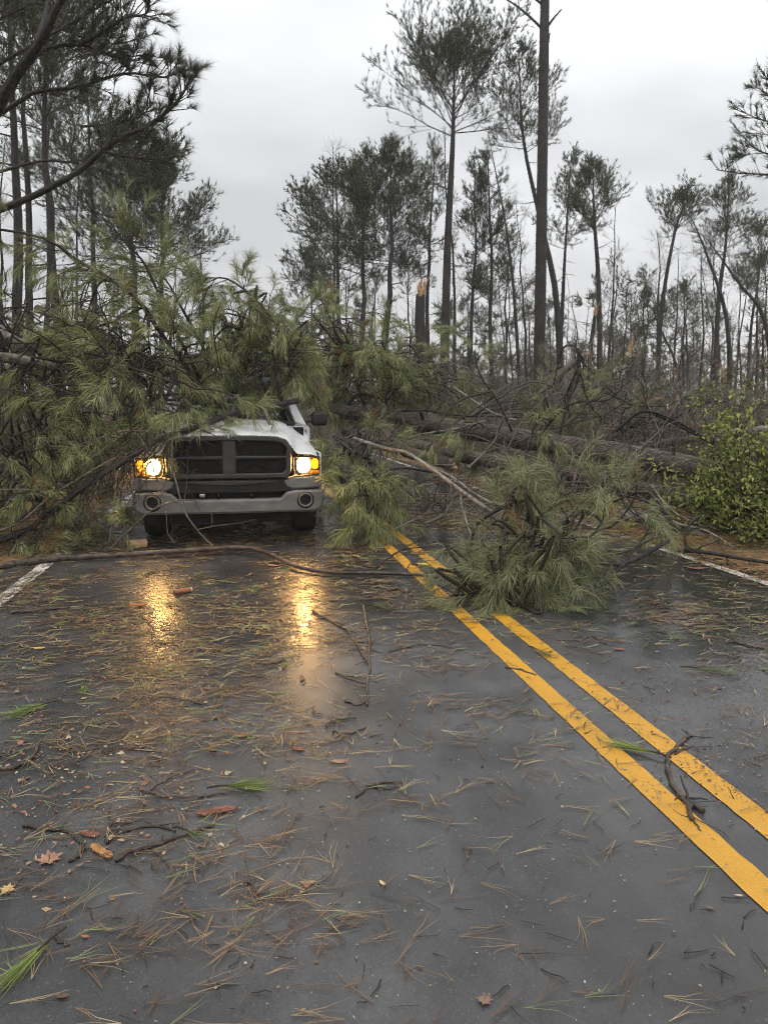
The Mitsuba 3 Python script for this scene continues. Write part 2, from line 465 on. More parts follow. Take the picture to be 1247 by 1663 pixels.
def bare(label, pxb, Y, top, r0, rad, nb=12, seed=0, start=0.25, mat='m_greytwig', group=None, via=None, name='bare_tree', fine=5, cat='tree'):
    rng = np.random.default_rng(3000 + seed)
    base = stand(pxb, Y); base[2] = -0.1
    tp = at(top[0], top[1], Y)
    key = thing(name, label, cat, group)
    P = trunk_path(base, tp, 12, rng, 0.06)
    if via: P = smooth_path([base] + [at(v[0], v[1], Y) for v in via] + [tp], 12)
    R = r0 * (1 - np.linspace(0, 1, 12) ** 1.1) + 0.012
    put(key + '__trunk', tubes(P[None], R[None], 7), 'm_bark' if mat != 'm_dead' else 'm_dead', True)
    rad = rad * Y / FOC
    acc = Acc()
    for i in range(nb):
        f = (i + rng.random()) / nb
        h = start + (1 - start) * f * 0.96
        a = min(int(h * 11), 10); u = h * 11 - a
        p = P[a] * (1 - u) + P[a + 1] * u
        az = rng.random() * 6.283; el = math.radians(rng.uniform(30, 60))
        L = rad * (1.15 - 0.75 * f) * rng.uniform(0.6, 1.15)
        rb = max(0.010, r0 * 0.28 * (1 - h) ** 0.5)
        path, _ = curve(p, np.array([math.cos(az) * math.cos(el), math.sin(az) * math.cos(el), math.sin(el)]), L, 5, rng, 0.12, 0.06)
        acc.tube(path, rb * np.array([1, .8, .6, .42, .25]), 4)
        for c in range(fine):
            t = 0.2 + 0.8 * (c + rng.random()) / fine
            b = min(int(t * 4), 3)
            q = path[b] + (path[b + 1] - path[b]) * (t * 4 - b)
            sd = side_dir(unit(path[b + 1] - path[b]), rng.uniform(.4, .9), rng.random() * 6.283)
            tw, e = curve(q, sd, L * 0.5 * (1.2 - t) + 0.2, 4, rng, 0.15, 0.08)
            acc.tube(tw, rb * .35 * np.array([1, .8, .6, .4]) + .003, 3)
            for k in range(3):
                t2, _ = curve(tw[1 + k % 3], side_dir(e, rng.uniform(.3, .9), rng.random() * 6.283), 0.25 + 0.25 * rng.random(), 3, rng, 0.12, 0.05)
                acc.tube(t2, np.array([.006, .005, .003]), 3)
    if nb: put(key + '__branches', acc.mesh(), 'm_greytwig' if mat != 'm_bark' else 'm_twig', True, kind='stuff')
    return key


def splinters(p, d, r, L, rng, k=9):
    """torn pale wood at the end of a snapped trunk"""
    parts = []
    u = unit(np.cross(d, [0.3, 0.9, 0.2])); v = np.cross(d, u)
    for i in range(k):
        a = rng.random() * 6.283; rr = r * rng.uniform(0, 0.75)
        q = p + (u * math.cos(a) + v * math.sin(a)) * rr - d * r * 0.4
        l = L * rng.uniform(0.35, 1.0)
        w = r * rng.uniform(0.18, 0.42)
        path = np.array([q, q + d * l * .5 + rng.normal(0, .04 * L, 3), q + d * l + rng.normal(0, .08 * L, 3)])
        parts.append(tubes(path[None], np.array([[w, w * .75, w * .08]]), 5))
    return join(parts)


def snapped(label, pxb, Y, top, r0, L, seed, via=None, name='snapped_tree', limbs=3):
    rng = np.random.default_rng(5000 + seed)
    base = stand(pxb, Y); base[2] = -0.1
    tp = at(top[0], top[1], Y)
    key = thing(name, label, 'tree')
    P = smooth_path([base] + [at(v[0], v[1], Y) for v in via or []] + [tp], 9) if via else trunk_path(base, tp, 9, rng, 0.03)
    R = r0 * np.linspace(1.15, 0.8, 9)
    put(key + '__trunk', tubes(P[None], R[None], 9), 'm_bark', True)
    put(key + '__splinters', splinters(tp, unit(P[-1] - P[-2]), r0 * .85, L, rng), 'm_wood', 30, label='pale splintered wood at the snapped top')
    acc = Acc()
    for i in range(limbs):
        q = P[rng.integers(3, 8)]
        az = rng.random() * 6.283
        path, _ = curve(q, np.array([math.cos(az), math.sin(az), rng.uniform(-.2, .6)]), rng.uniform(.5, 1.6), 4, rng, .15, 0)
        acc.tube(path, r0 * .18 * np.array([1, .8, .6, .3]), 4)
    if limbs: put(key + '__branches', acc.mesh(), 'm_twig', True, kind='stuff')
    return key


# left of the road
pine('tall dark pine with its trunk along the left frame edge', 22, 20, (12, -170), 110, 0.17, 150, 44, 10, 1, low=8)
pine('slender pine standing second from the left frame edge', 47, 24, (42, -90), 190, 0.15, 130, 38, 9, 2, low=8)
pine('tall pine with a straight trunk, third trunk from the left frame edge', 92, 18.5, (70, -70), 215, 0.155, 160, 46, 11, 3, low=10)
pine('broad rounded dark pine at the right end of the left tree group', 226, 25, (205, 225), 430, 0.18, 112, 44, 13, 4, n=11, e0=5, e1=55, tip=.25)
pine('dense pine crown tucked behind the left tree group, reaching out over the road gap', 262, 28, (262, 268), 440, 0.15, 80, 36, 12, 5, n=11, e0=5, e1=55, tip=.25)
pine('pine with a middling crown between the left trunks and the rounded dark pine', 150, 27, (142, 150), 330, 0.15, 105, 34, 10, 6, low=6)
pine('thin pine far back between the two leftmost trunks', 70, 33, (88, 90), 300, 0.13, 80, 24, 7, 7, low=8)
bare('leafless tree peeping out at the right edge of the left tree group', 318, 33, (330, 350), 0.07, 55, 12, 8, fine=6)
bare('leafless sapling among the left pine trunks', 118, 24, (128, 260), 0.06, 60, 11, 9)
bare('second leafless sapling, close to the left frame edge', -8, 23, (8, 230), 0.06, 60, 11, 10)

# centre
pine('tallest full crowned pine, standing alone against the sky in the centre', 719, 28, (738, 105), 312, 0.19, 126, 46, 11, 11, n=11, e0=24, e1=74, via=[(726, 420), (735, 230)], low=3, tip=.22)
pine('leftmost of the three dense pines in the central clump', 566, 33, (545, 285), 450, 0.15, 76, 36, 11, 12, n=11, e0=0, e1=60, tip=.25)
pine('middle pine of the dense central clump', 586, 31, (592, 262), 450, 0.16, 76, 38, 11, 13, n=11, e0=0, e1=60, tip=.25)
pine('rightmost of the three dense pines in the central clump, with a forked trunk', 612, 29, (634, 250), 440, 0.17, 78, 38, 12, 14, n=11, e0=8, e1=60, low=3, tip=.25)
pine('small pine at the left foot of the central clump', 512, 38, (506, 418), 520, 0.10, 52, 26, 9, 15, n=11, tip=.3)
pine('slim pine right behind the left side of the tallest central pine', 694, 34, (703, 236), 420, 0.13, 50, 26, 6, 16, low=6)
pine('dark narrow pine just right of the tallest central pine', 762, 34, (770, 262), 470, 0.12, 42, 28, 8, 17, n=11)
pine('dark pine with a dense tuft at its top, second right of the tallest central pine', 797, 33, (792, 254), 500, 0.13, 46, 28, 8, 18, n=11, tip=.3)
pine('low dark pine between the narrow trunks right of centre', 826, 38, (824, 400), 560, 0.09, 50, 22, 8, 19, tip=.3)
pine('leaning pine whose crown shows behind the tall bare trunk', 914, 30, (842, 84), 285, 0.15, 66, 30, 8, 20, via=[(905, 500), (878, 360), (850, 228)], low=5, tip=.2)
pine('slim pine just right of the tall bare trunk', 905, 36, (928, 245), 420, 0.12, 40, 28, 6, 21, via=[(912, 520), (918, 400)], low=7)
pine('pine with a ragged dark crown, second right of the tall bare trunk', 978, 33, (962, 270), 470, 0.13, 47, 34, 8, 22, via=[(972, 470), (965, 360)], low=5, tip=.2)
bare('leafless crown rising behind the left side of the central pine clump', 545, 42, (541, 238), 0.10, 60, 12, 23, start=.5, fine=6)
bare('bare tree close right of the tallest central pine', 745, 33, (722, 205), 0.08, 50, 12, 24, start=.4)
bare('bare thin tree leaning left behind the dark pines right of centre', 850, 36, (792, 212), 0.09, 45, 12, 25, via=[(830, 430)], start=.35)
bare('bare tree straight behind the tall bare trunk', 862, 38, (838, 330), 0.08, 60, 14, 26)
bare('bare tree with fine twigs right of the ragged dark pine', 990, 37, (1000, 330), 0.08, 40, 13, 27, start=.35)

# the tall bare trunk
k = thing('dead_pine', 'tall dead pine trunk with only a few stub limbs, cut by the top edge', 'tree')
Y = 26.0
Pp = smooth_path([stand(874, Y) - [0, 0, .1], at(877, 500, Y), at(880, 300, Y), at(883, 100, Y), at(886, -80, Y)], 16)
put(k + '__trunk', tubes(Pp[None], np.linspace(0.205, 0.135, 16)[None], 11), 'm_bark', True)
for pts, r in (([(882, 48), (862, 28), (838, 8), (815, -6)], .05), ([(885, 48), (898, 30), (912, 14)], .045), ([(884, 10), (870, -2), (855, -10)], .05), ([(883, 82), (890, 66), (893, 52)], .04), ([(884, 75), (892, 66)], .05), ([(881, 140), (873, 136)], .04), ([(879, 315), (862, 300)], .03)):
    q = smooth_path([at(a, b, Y - .05 * i) for i, (a, b) in enumerate(pts)], 6)
    put(k + '__limb', tubes(q[None], np.linspace(r, r * .4, 6)[None], 6), 'm_bark', True)

# right
bare('wide leafless tree with a fan of fine twigs right of centre', 1062, 40, (1066, 372), 0.11, 62, 16, 30, start=.35, fine=7)
pine('leaning pine with a small tuft of a crown above the leafless trees on the right', 1068, 34, (1112, 330), 470, 0.12, 40, 26, 6, 31, via=[(1073, 518), (1095, 380)], low=9, tip=.3)
pine('pine with an open crown, tallest on the right side', 1160, 35, (1184, 302), 475, 0.13, 44, 30, 7, 32, via=[(1166, 500), (1178, 400)], low=5, tip=.25)
bare('dark bare trunk curving to the left on the right side', 1188, 30, (1120, 348), 0.10, 45, 10, 33, via=[(1182, 534), (1150, 420)], start=.5, mat='m_bark')
bare('dark bare stem slanting up to the left from the right frame edge', 1262, 28, (1146, 385), 0.09, 40, 8, 34, via=[(1245, 532), (1200, 460)], start=.5, mat='m_bark')
pine('pine cut by the right frame edge, with a light crown', 1206, 38, (1236, 372), 470, 0.11, 46, 20, 6, 35, low=5, tip=.3)
pine('small dark green pine under the fan of fine twigs', 1042, 42, (1048, 452), 600, 0.09, 55, 15, 5, 36, n=11, tip=.35)
pine('dark green pine left of the splintered stump on the far right', 1105, 40, (1112, 470), 600, 0.09, 52, 15, 5, 37, n=11, tip=.35)
pine('low dark green pine close to the far right stump', 1160, 42, (1156, 490), 610, 0.09, 46, 15, 5, 38, n=11, tip=.35)
pine('small dark pine standing before the right hand wood, near the leaning log', 985, 40, (1002, 430), 590, 0.09, 44, 15, 5, 39, tip=.35)
bare('thin bare tree behind the right bush', 1228, 36, (1232, 400), 0.07, 45, 12, 40)
bare('thin bare tree left of the open crowned pine', 1128, 38, (1138, 395), 0.07, 40, 12, 41)
bare('thin bare tree between the two snapped trunks right of centre', 1000, 34, (1022, 450), 0.06, 35, 10, 42)
bare('curved bare stem leaning left, close to the far right stump', 1125, 30, (1062, 505), 0.06, 25, 6, 43, via=[(1100, 600), (1075, 540)], start=.5, mat='m_bark')

rng = np.random.default_rng(99)
for i in range(26):
    px = rng.uniform(735, 1250) if i > 4 else rng.uniform(480, 720)
    Y = rng.uniform(36, 46); ty = rng.uniform(395, 500)
    if i % 3: bare('thin leafless tree in the crowd of far trees behind the debris', px, Y, (px + rng.normal(0, 18), ty), rng.uniform(.045, .075), rng.uniform(24, 40), 8, 60 + i, start=.35, group='thin leafless trees of the far wood', fine=4)
    else: pine('thin young pine in the crowd of far trees behind the debris', px, Y, (px + rng.normal(0, 16), ty), ty + 60, rng.uniform(.06, .085), rng.uniform(22, 34), 14, 5, 60 + i, low=6, tip=.25, group='thin young pines of the far wood')

snapped('thick snapped pine trunk with orange splintered top in the centre', 680, 24, (683, 478), 0.185, 0.75, 1, limbs=4)
snapped('slim snapped trunk with a pale jagged tip, right of the tall bare trunk', 952, 27, (966, 512), 0.075, 0.65, 2, via=[(958, 580)])
snapped('snapped trunk with two long pale splinters, right of centre', 1017, 26, (1022, 580), 0.10, 0.95, 3, limbs=2)
snapped('snapped trunk with a wide pale torn side, near the far right', 1188, 25, (1178, 620), 0.10, 0.85, 4, limbs=1)
snapped('short broken stump with pale top, left of a pair of stumps', 1079, 22, (1079, 652), 0.07, 0.35, 5, limbs=0, name='broken_stump')
snapped('short broken stump with torn orange top, right of a pair of stumps', 1098, 22, (1099, 656), 0.07, 0.35, 6, limbs=0, name='broken_stump')

# pine overhanging from outside the left edge: a near tree with long limbs
k = thing('pine_tree', 'near pine outside the left edge, its long dark limbs arching into the picture', 'tree')
rng = np.random.default_rng(77)
Y0 = 10.5
tb = stand(-190, Y0); tt = at(-150, -700, Y0)
put(k + '__trunk', tubes(trunk_path(tb - [0, 0, .1], tt, 14, rng, .05)[None], np.linspace(.24, .10, 14)[None], 11), 'm_bark', True)
acc = Acc()
OVER = [  # px, py, depth; radius; tufts start fraction; number of side twigs
    ([(-165, 330, 10.5), (-60, 262, 10), (0, 165, 9.6), (28, 118, 9.5), (62, 72, 9.4), (86, 25, 9.3), (112, -25, 9.2), (150, -90, 9.1)], .095, .75, 26),
    ([(60, 72, 9.4), (72, 35, 9.6), (80, -10, 9.8), (84, -60, 10)], .05, .4, 12),
    ([(-160, 420, 10.5), (-60, 362, 10), (0, 340, 9.7), (45, 322, 9.6), (90, 300, 9.5), (132, 275, 9.4), (165, 245, 9.3), (200, 220, 9.3), (240, 205, 9.3), (275, 178, 9.3), (298, 150, 9.3), (308, 128, 9.3)], .05, .50, 40),
    ([(-150, 230, 10.5), (-40, 205, 10.2), (30, 165, 10), (60, 148, 10), (130, 140, 9.9), (175, 125, 9.8), (215, 118, 9.8), (265, 125, 9.8), (300, 112, 9.8)], .035, .35, 44),
    ([(40, 110, 9.5), (75, 78, 9.7), (128, 72, 9.8), (150, 78, 9.8), (190, 92, 9.8), (236, 88, 9.8)], .028, .25, 36),
    ([(128, 72, 9.8), (160, 55, 9.7), (200, 30, 9.7), (236, 22, 9.6), (244, 8, 9.6)], .022, .1, 30),
    ([(-150, 300, 10.5), (-30, 285, 10.4), (60, 262, 10.3), (105, 262, 10.2), (140, 268, 10.2), (175, 280, 10.2)], .024, .55, 16),
    ([(-150, 150, 10.5), (-40, 120, 10.8), (30, 85, 11), (110, 40, 11), (170, 5, 11), (220, -20, 11)], .035, .2, 44),
    ([(-150, 100, 10.5), (-60, 60, 11), (0, 30, 11.2), (60, 0, 11.3), (120, -30, 11.3)], .035, .2, 36),
    ([(100, 45, 11), (140, 62, 11), (190, 70, 11), (235, 60, 11)], .02, .0, 24),
    ([(165, 245, 9.3), (200, 252, 9.2), (240, 258, 9.2), (278, 256, 9.2)], .016, .2, 20),
    ([(132, 205, 9.8), (180, 200, 9.8), (225, 190, 9.7), (250, 165, 9.7)], .016, .1, 22),
]
for pts, r, t0, kids in OVER:
    P = smooth_path([at(*q) for q in pts], 18)
    put(k + '__limb', tubes(P[None], np.linspace(r, r * .22, 18)[None], 7), 'm_bark', True)
    for c in range(kids):
        t = t0 + (1 - t0) * (c + rng.random()) / kids
        a = min(int(t * 17), 16)
        q = P[a] + (P[a + 1] - P[a]) * (t * 17 - a)
        d = unit(P[a + 1] - P[a])
        sd = side_dir(d, rng.uniform(.5, 1.1), rng.random() * 6.283) + np.array([0, 0, .35])
        L = rng.uniform(.18, .55) * (1.25 - .6 * t)
        tw, e = curve(q, sd, L, 4, rng, .16, .10)
        acc.tube(tw, np.array([.008, .007, .005, .004]), 3)
        acc.tf.append((tw[-1], e, rng.uniform(.8, 1.1)))
        if rng.random() < .7:
            e2 = side_dir(e, .7, rng.random() * 6.28)
            acc.tf.append((tw[2] + e2 * .08, e2, rng.uniform(.7, 1)))
    acc.tf.append((P[-1], d, 1.1))
put(k + '__branches', acc.mesh(), 'm_twig', True, kind='stuff')
v, f, c = needles(acc.tf, rng, 34, .17, .007, (.15, .95), .15, .10, ((.028, .034, .022), (.07, .08, .045)), seg=1)
put(k + '__foliage', (v, f), 'm_needle', color=c, kind='stuff')

# pine outside the right edge, limbs reaching in
k = thing('pine_tree', 'pine outside the right edge, only its tufted limb tips showing against the sky', 'tree')
rng = np.random.default_rng(78)
tb = stand(1390, 19)
put(k + '__trunk', tubes(trunk_path(tb - [0, 0, .1], at(1375, -60, 19), 12, rng, .05)[None], np.linspace(.2, .05, 12)[None], 9), 'm_bark', True)
acc = Acc()
for pts, r in (([(1380, 320), (1300, 290), (1247, 283), (1205, 281), (1162, 275)], .03), ([(1380, 310), (1300, 262), (1255, 252), (1225, 240), (1203, 215)], .03), ([(1380, 270), (1300, 225), (1255, 200), (1225, 190), (1205, 180)], .025),
               ([(1380, 240), (1300, 190), (1260, 165), (1240, 148), (1225, 140)], .025), ([(1380, 200), (1290, 160), (1262, 140), (1244, 128)], .025), ([(1380, 260), (1320, 240), (1270, 225), (1235, 215)], .02), ([(1240, 248), (1215, 250), (1203, 254)], .012)):
    P = smooth_path([at(a, b, 18.5) for a, b in pts], 10)
    put(k + '__limb', tubes(P[None], np.linspace(r, r * .3, 10)[None], 5), 'm_bark', True)
    for c in range(22):
        t = .35 + .65 * (c + rng.random()) / 22
        a = min(int(t * 9), 8); q = P[a] + (P[a + 1] - P[a]) * (t * 9 - a)
        tw, e = curve(q, side_dir(unit(P[a + 1] - P[a]), .8, rng.random() * 6.28) + np.array([0, 0, .4]), rng.uniform(.15, .5), 3, rng, .1, .1)
        acc.tube(tw, np.array([.008, .006, .004]), 3); acc.tf.append((tw[-1], e, rng.uniform(.8, 1.1)))
put(k + '__branches', acc.mesh(), 'm_twig', True, kind='stuff')
v, f, c = needles(acc.tf, rng, 16, .2, .016, (.2, 1), .1, .15, FARCOL, seg=1)
put(k + '__foliage', (v, f), 'm_far', color=c, kind='stuff')

# ------------------------------------------------------------------ far wood and undergrowth (masses nobody could count)
rng = np.random.default_rng(5)
acc = Acc()
for i in range(620):
    Y = rng.uniform(46, 85)
    px = rng.uniform(430, 1330) if rng.random() < .8 else rng.uniform(-80, 330)
    if 330 < px < 480 and Y < 75: continue
    b = stand(px, Y); h = rng.uniform(3.5, 10) * (1 if px > 480 else 1.1)
    lean = rng.normal(0, .06, 2) * h
    tpt = b + [lean[0], lean[1], h]
    P = b + (tpt - b) * np.linspace(0, 1, 4)[:, None]
    acc.tube(P, rng.uniform(.03, .09) * np.array([1, .8, .6, .3]), 3)
    pinelike = rng.random() < .16
    for j in range(9):
        t = rng.uniform(.2, 1)
        q = b + (tpt - b) * t
        tw, e = curve(q, np.array([rng.normal(), rng.normal(), rng.uniform(.3, 1.2)]), rng.uniform(.5, 1.6), 3, rng, .15, .06)
        acc.tube(tw, np.array([.02, .014, .008]), 3)
        if pinelike:
            for _ in range(4): acc.tf.append((tw[-1] + rng.normal(0, .3, 3), e, rng.uniform(.8, 1.6)))
put('distant_wood', acc.mesh(), 'm_greytwig', True, kind='stuff', label='hazy mass of thin trunks far behind the fallen trees')
labels['distant_wood']['category'] = 'wood'
v, f, c = needles(acc.tf, rng, 12, .5, .09, (.3, 1.3), .1, .3, ((.055, .068, .042), (.10, .115, .07)), seg=1)
put('distant_wood__foliage', (v, f), 'm_far', color=c, kind='stuff')

acc = Acc(); brown = []
for i in range(1500):
    Y = 12.5 + 34 * rng.random() ** 1.3
    px = rng.uniform(-150, 1400)
    b = stand(px, Y)
    if -2.3 < b[0] < 4.7 and Y < 25: continue
    b[2] = ground_z(np.array([b[0]]), np.array([b[1]]))[0]
    h = rng.uniform(.5, 1.5) * (1 + .02 * Y)
    for j in range(7):
        tw, e = curve(b + np.append(rng.normal(0, .12, 2), 0), np.array([rng.normal(0, .45), rng.normal(0, .45), 1]), h * rng.uniform(.5, 1.1), 4, rng, .12, .02)
        acc.tube(tw, np.array([.013, .010, .008, .004]), 3)
        for _ in range(2):
            t2, e2 = curve(tw[rng.integers(1, 4)], side_dir(e, .8, rng.random() * 6.28), h * .3, 3, rng, .15, .03)
            acc.tube(t2, np.array([.007, .006, .004]), 3)
            if rng.random() < .5: brown.append((t2[-1], e2, rng.uniform(.5, 1)))
put('undergrowth', acc.mesh(), 'm_greytwig', True, kind='stuff', label='brown leafless brush covering the ground of the wood')
labels['undergrowth']['category'] = 'undergrowth'
v, f, c = needles(brown, rng, 8, .12, .035, (.3, 1.5), .3, .2, ((.13, .095, .062), (.27, .20, .125)), seg=1)
put('undergrowth__leaves', (v, f), 'm_far', color=c, kind='stuff')

# damp air
scene['haze_air'] = {'type': 'homogeneous', 'albedo': {'type': 'rgb', 'value': [.95, .955, .96]}, 'sigma_t': 0.0014}
scene['haze'] = {'type': 'cube', 'to_world': T().translate([0, 300, 19]).scale([760, 660, 21]), 'bsdf': {'type': 'null'}, 'interior': {'type': 'ref', 'id': 'haze_air'}}
scene['camera']['medium'] = {'type': 'ref', 'id': 'haze_air'}
labels['haze'] = {'label': 'thin damp haze in the air under the overcast sky', 'category': 'haze', 'kind': 'stuff'}

# ------------------------------------------------------------------ fallen pines: logs, limbs, boughs of needles
WETCOL = ((0.095, 0.118, 0.046), (0.360, 0.380, 0.165))


def sprig(acc, base, d, L, rng, tw=6, grav=-0.10, r=.009, size=1.0):
    path, e = curve(base, d, L, 6, rng, .13, grav)
    acc.tube(path, r * np.array([1, .9, .8, .65, .5, .4]), 4)
    for c in range(tw):
        t = .25 + .75 * (c + rng.random()) / tw
        a = min(int(t * 5), 4)
        q = path[a] + (path[a + 1] - path[a]) * (t * 5 - a)
        sd = side_dir(unit(path[a + 1] - path[a]), rng.uniform(.4, .95), rng.random() * 6.283)
        s, e2 = curve(q, sd, rng.uniform(.12, .34), 4, rng, .14, grav * .6)
        acc.tube(s, r * .55 * np.array([1, .9, .8, .6]), 3)
        acc.tf.append((s[-1], e2, size * rng.uniform(.85, 1.15)))
        if rng.random() < .45: acc.tf.append((s[2], s[2] - s[1], size * rng.uniform(.7, 1.0)))
    acc.tf.append((path[-1], e, size * 1.1))


def attach(acc, target, roots, rng, r=.014):
    """a thin branch from the nearest of the root points out to the target; returns the direction at its end"""
    k = np.argsort(((roots - target) ** 2).sum(1) + rng.random(len(roots)) * .3)[0]
    a = roots[k]
    mid = (a + target) / 2 + rng.normal(0, .12, 3) + [0, 0, .12]
    P = smooth_path([a, mid, target], 7)
    acc.tube(P, r * np.linspace(1.3, .7, 7), 5)
    return unit(P[-1] - P[-3])


def fill(acc, n, rng, px, Y, floor_top, roots, L=(.45, .85), tw=6, grav=-.1, size=1.0, ok=None):
    """boughs through a volume; floor_top(px) -> (top py, bottom py) of the heap"""
    made = tries = 0
    while made < n and tries < 40 * n:
        tries += 1
        x = rng.uniform(*px); t, b = floor_top(x)
        if b <= t: continue
        y = rng.uniform(t, b); dep = rng.uniform(*Y)
        p = at(x, y, dep)
        if p[2] < .08 or (ok and not ok(p)): continue
        made += 1
        d = attach(acc, p, roots, rng)
        d = unit(d * .7 + rng.normal(0, .45, 3) + [0, 0, .1])
        sprig(acc, p, d, rng.uniform(*L), rng, tw, grav, size=size)


def finish(key, acc, rng, n=42, L=.19, w=.0042, spread=(.12, .85), droop=.75, col=WETCOL, wind=(-.12, 0, 0), dead=.02, twig='m_twig', seg=2):
    if acc.tw: put(key + '__twigs', acc.mesh(), twig, True, kind='stuff')
    if acc.tf:
        v, f, c = needles(acc.tf, rng, n, L, w, spread, droop, .16, col, seg, wind, dead)
        v[:, 2] = np.maximum(v[:, 2], .008)
        put(key + '__foliage', (v, f), 'm_needle', color=c, kind='stuff')


def limb_parts(key, specs, mat='m_bark', name='limb', n=18, sides=8, amp=.05):
    pts = []
    for q, r0, r1 in specs:
        P = smooth_path([at(*a) for a in q], n)
        put(f'{key}__{name}', rough_tube(P, r0, r1, sides, n, seed=len(pts), amp=amp, freq=14), mat, True)
        pts.append(P)
    return pts


def pix(p):
    d = np.asarray(p) - CAM
    w = d @ FW
    return IW / 2 + FOC * (d @ RT) / w, IH / 2 - FOC * (d @ UP) / w, d @ HF


def glass_free(p):
    x, y, w = pix(p)
    return truck_free(p) and not (392 < x < 545 and y > 628 and w < 11.3)


def truck_free(p):
    """outside the truck's body"""
    x, y, z = p[0] + .12, p[1] - 8.26, p[2]
    if not (-1.15 < x < 1.15 and -.25 < y < 5.7): return True
    top = 1.42 if y < 1.5 else 1.98 if y < 4 else 1.5
    return z > top


def add_side(acc, P, rng, n, t0=.3, L=(.25, .6), tuft=1.0, grav=-.06, up=.1):
    m = len(P) - 1
    for c in range(n):
        t = t0 + (1 - t0) * (c + rng.random()) / n
        a = min(int(t * m), m - 1)
        q = P[a] + (P[a + 1] - P[a]) * (t * m - a)
        d = side_dir(unit(P[a + 1] - P[a]), rng.uniform(.5, 1.1), rng.random() * 6.283) + np.array([0, 0, up])
        l = rng.uniform(*L)
        if tuft and rng.random() < tuft: sprig(acc, q, d, l, rng, 3, grav, .006)
        else:
            tw, e = curve(q, d, l, 5, rng, .2, grav)
            acc.tube(tw, np.array([.007, .006, .005, .004, .003]), 4)
            for _ in range(2):
                t2, _ = curve(tw[rng.integers(1, 4)], side_dir(e, .8, rng.random() * 6.28), l * .5, 4, rng, .2, grav)
                acc.tube(t2, np.array([.005, .004, .0035, .002]), 3)


# --- the pine heaped over the left side of the truck
key = thing('fallen_pine', 'large uprooted pine crown heaped over the left side of the pickup and the road edge', 'fallen tree')
rng = np.random.default_rng(11)
t1 = smooth_path([at(-260, 505, 11.2), at(-60, 533, 10.9), at(60, 556, 10.7), at(200, 585, 10.5), at(335, 612, 10.6), at(430, 636, 10.8)], 26)
put(key + '__trunk', rough_tube(t1, .17, .09, 12, 40, 3, .10), 'm_log', True)
limbs = limb_parts(key, [
    ([(318, 645, 10.0), (300, 590, 9.6), (272, 558, 9.3), (224, 486, 9.0), (168, 446, 8.9), (124, 422, 8.8), (80, 390, 8.7), (0, 372, 8.6), (-70, 372, 8.6)], .034, .010),
    ([(330, 630, 10.0), (320, 607, 9.8), (276, 518, 9.4), (240, 438, 9.3), (222, 412, 9.3), (196, 385, 9.3)], .028, .007),
    ([(340, 640, 10.2), (332, 570, 10.0), (296, 502, 9.9), (272, 458, 9.9), (240, 426, 9.9)], .024, .007),
    ([(316, 650, 9.9), (298, 590, 9.3), (256, 546, 9.0), (216, 558, 8.8), (190, 580, 8.7)], .022, .008),
    ([(172, 705, 8.4), (160, 672, 8.3), (136, 622, 8.3), (108, 574, 8.4)], .018, .006),
    ([(250, 690, 8.9), (240, 626, 8.6), (210, 602, 8.5), (172, 582, 8.5), (120, 570, 8.5)], .020, .007),
    ([(478, 690, 9.9), (458, 650, 9.8), (446, 606, 9.8), (453, 542, 9.8), (433, 506, 9.8), (397, 470, 9.7), (361, 450, 9.7), (335, 460, 9.7)], .026, .006),
    ([(440, 650, 9.9), (415, 600, 9.8), (400, 560, 9.8), (395, 530, 9.8)], .020, .006),
    ([(446, 606, 9.8), (470, 580, 9.9), (462, 540, 10)], .012, .005),
    ([(338, 640, 10.2), (345, 590, 10.2), (370, 545, 10.3), (380, 500, 10.3)], .016, .005),
    ([(20, 640, 8.8), (60, 690, 8.4), (100, 760, 8.2), (118, 800, 8.1)], .022, .008),
    ([(-40, 560, 8.9), (30, 590, 8.7), (95, 640, 8.5), (125, 690, 8.4)], .026, .010),
    ([(-60, 700, 8.3), (10, 730, 8.1), (50, 770, 8.0), (75, 840, 7.9)], .020, .008)])
acc = Acc()
roots = np.vstack([t1] + limbs)
for P, n_, t0 in zip(limbs, (18, 13, 12, 8, 6, 7, 12, 6, 5, 8, 5, 6, 5), (.25, .3, .3, .3, .2, .3, .45, .3, .3, .3, .2, .2, .2)): add_side(acc, P, rng, n_, t0, (.3, .65))


def heap_left(x):
    top = np.interp(x, [-80, 0, 90, 170, 230, 300, 330, 350, 410, 440, 480], [455, 482, 490, 525, 560, 592, 604, 606, 606, 620, 640])
    bot = np.interp(x, [-80, 40, 110, 150, 200, 300, 480], [880, 860, 790, 715, 680, 655, 640])
    return top, bot


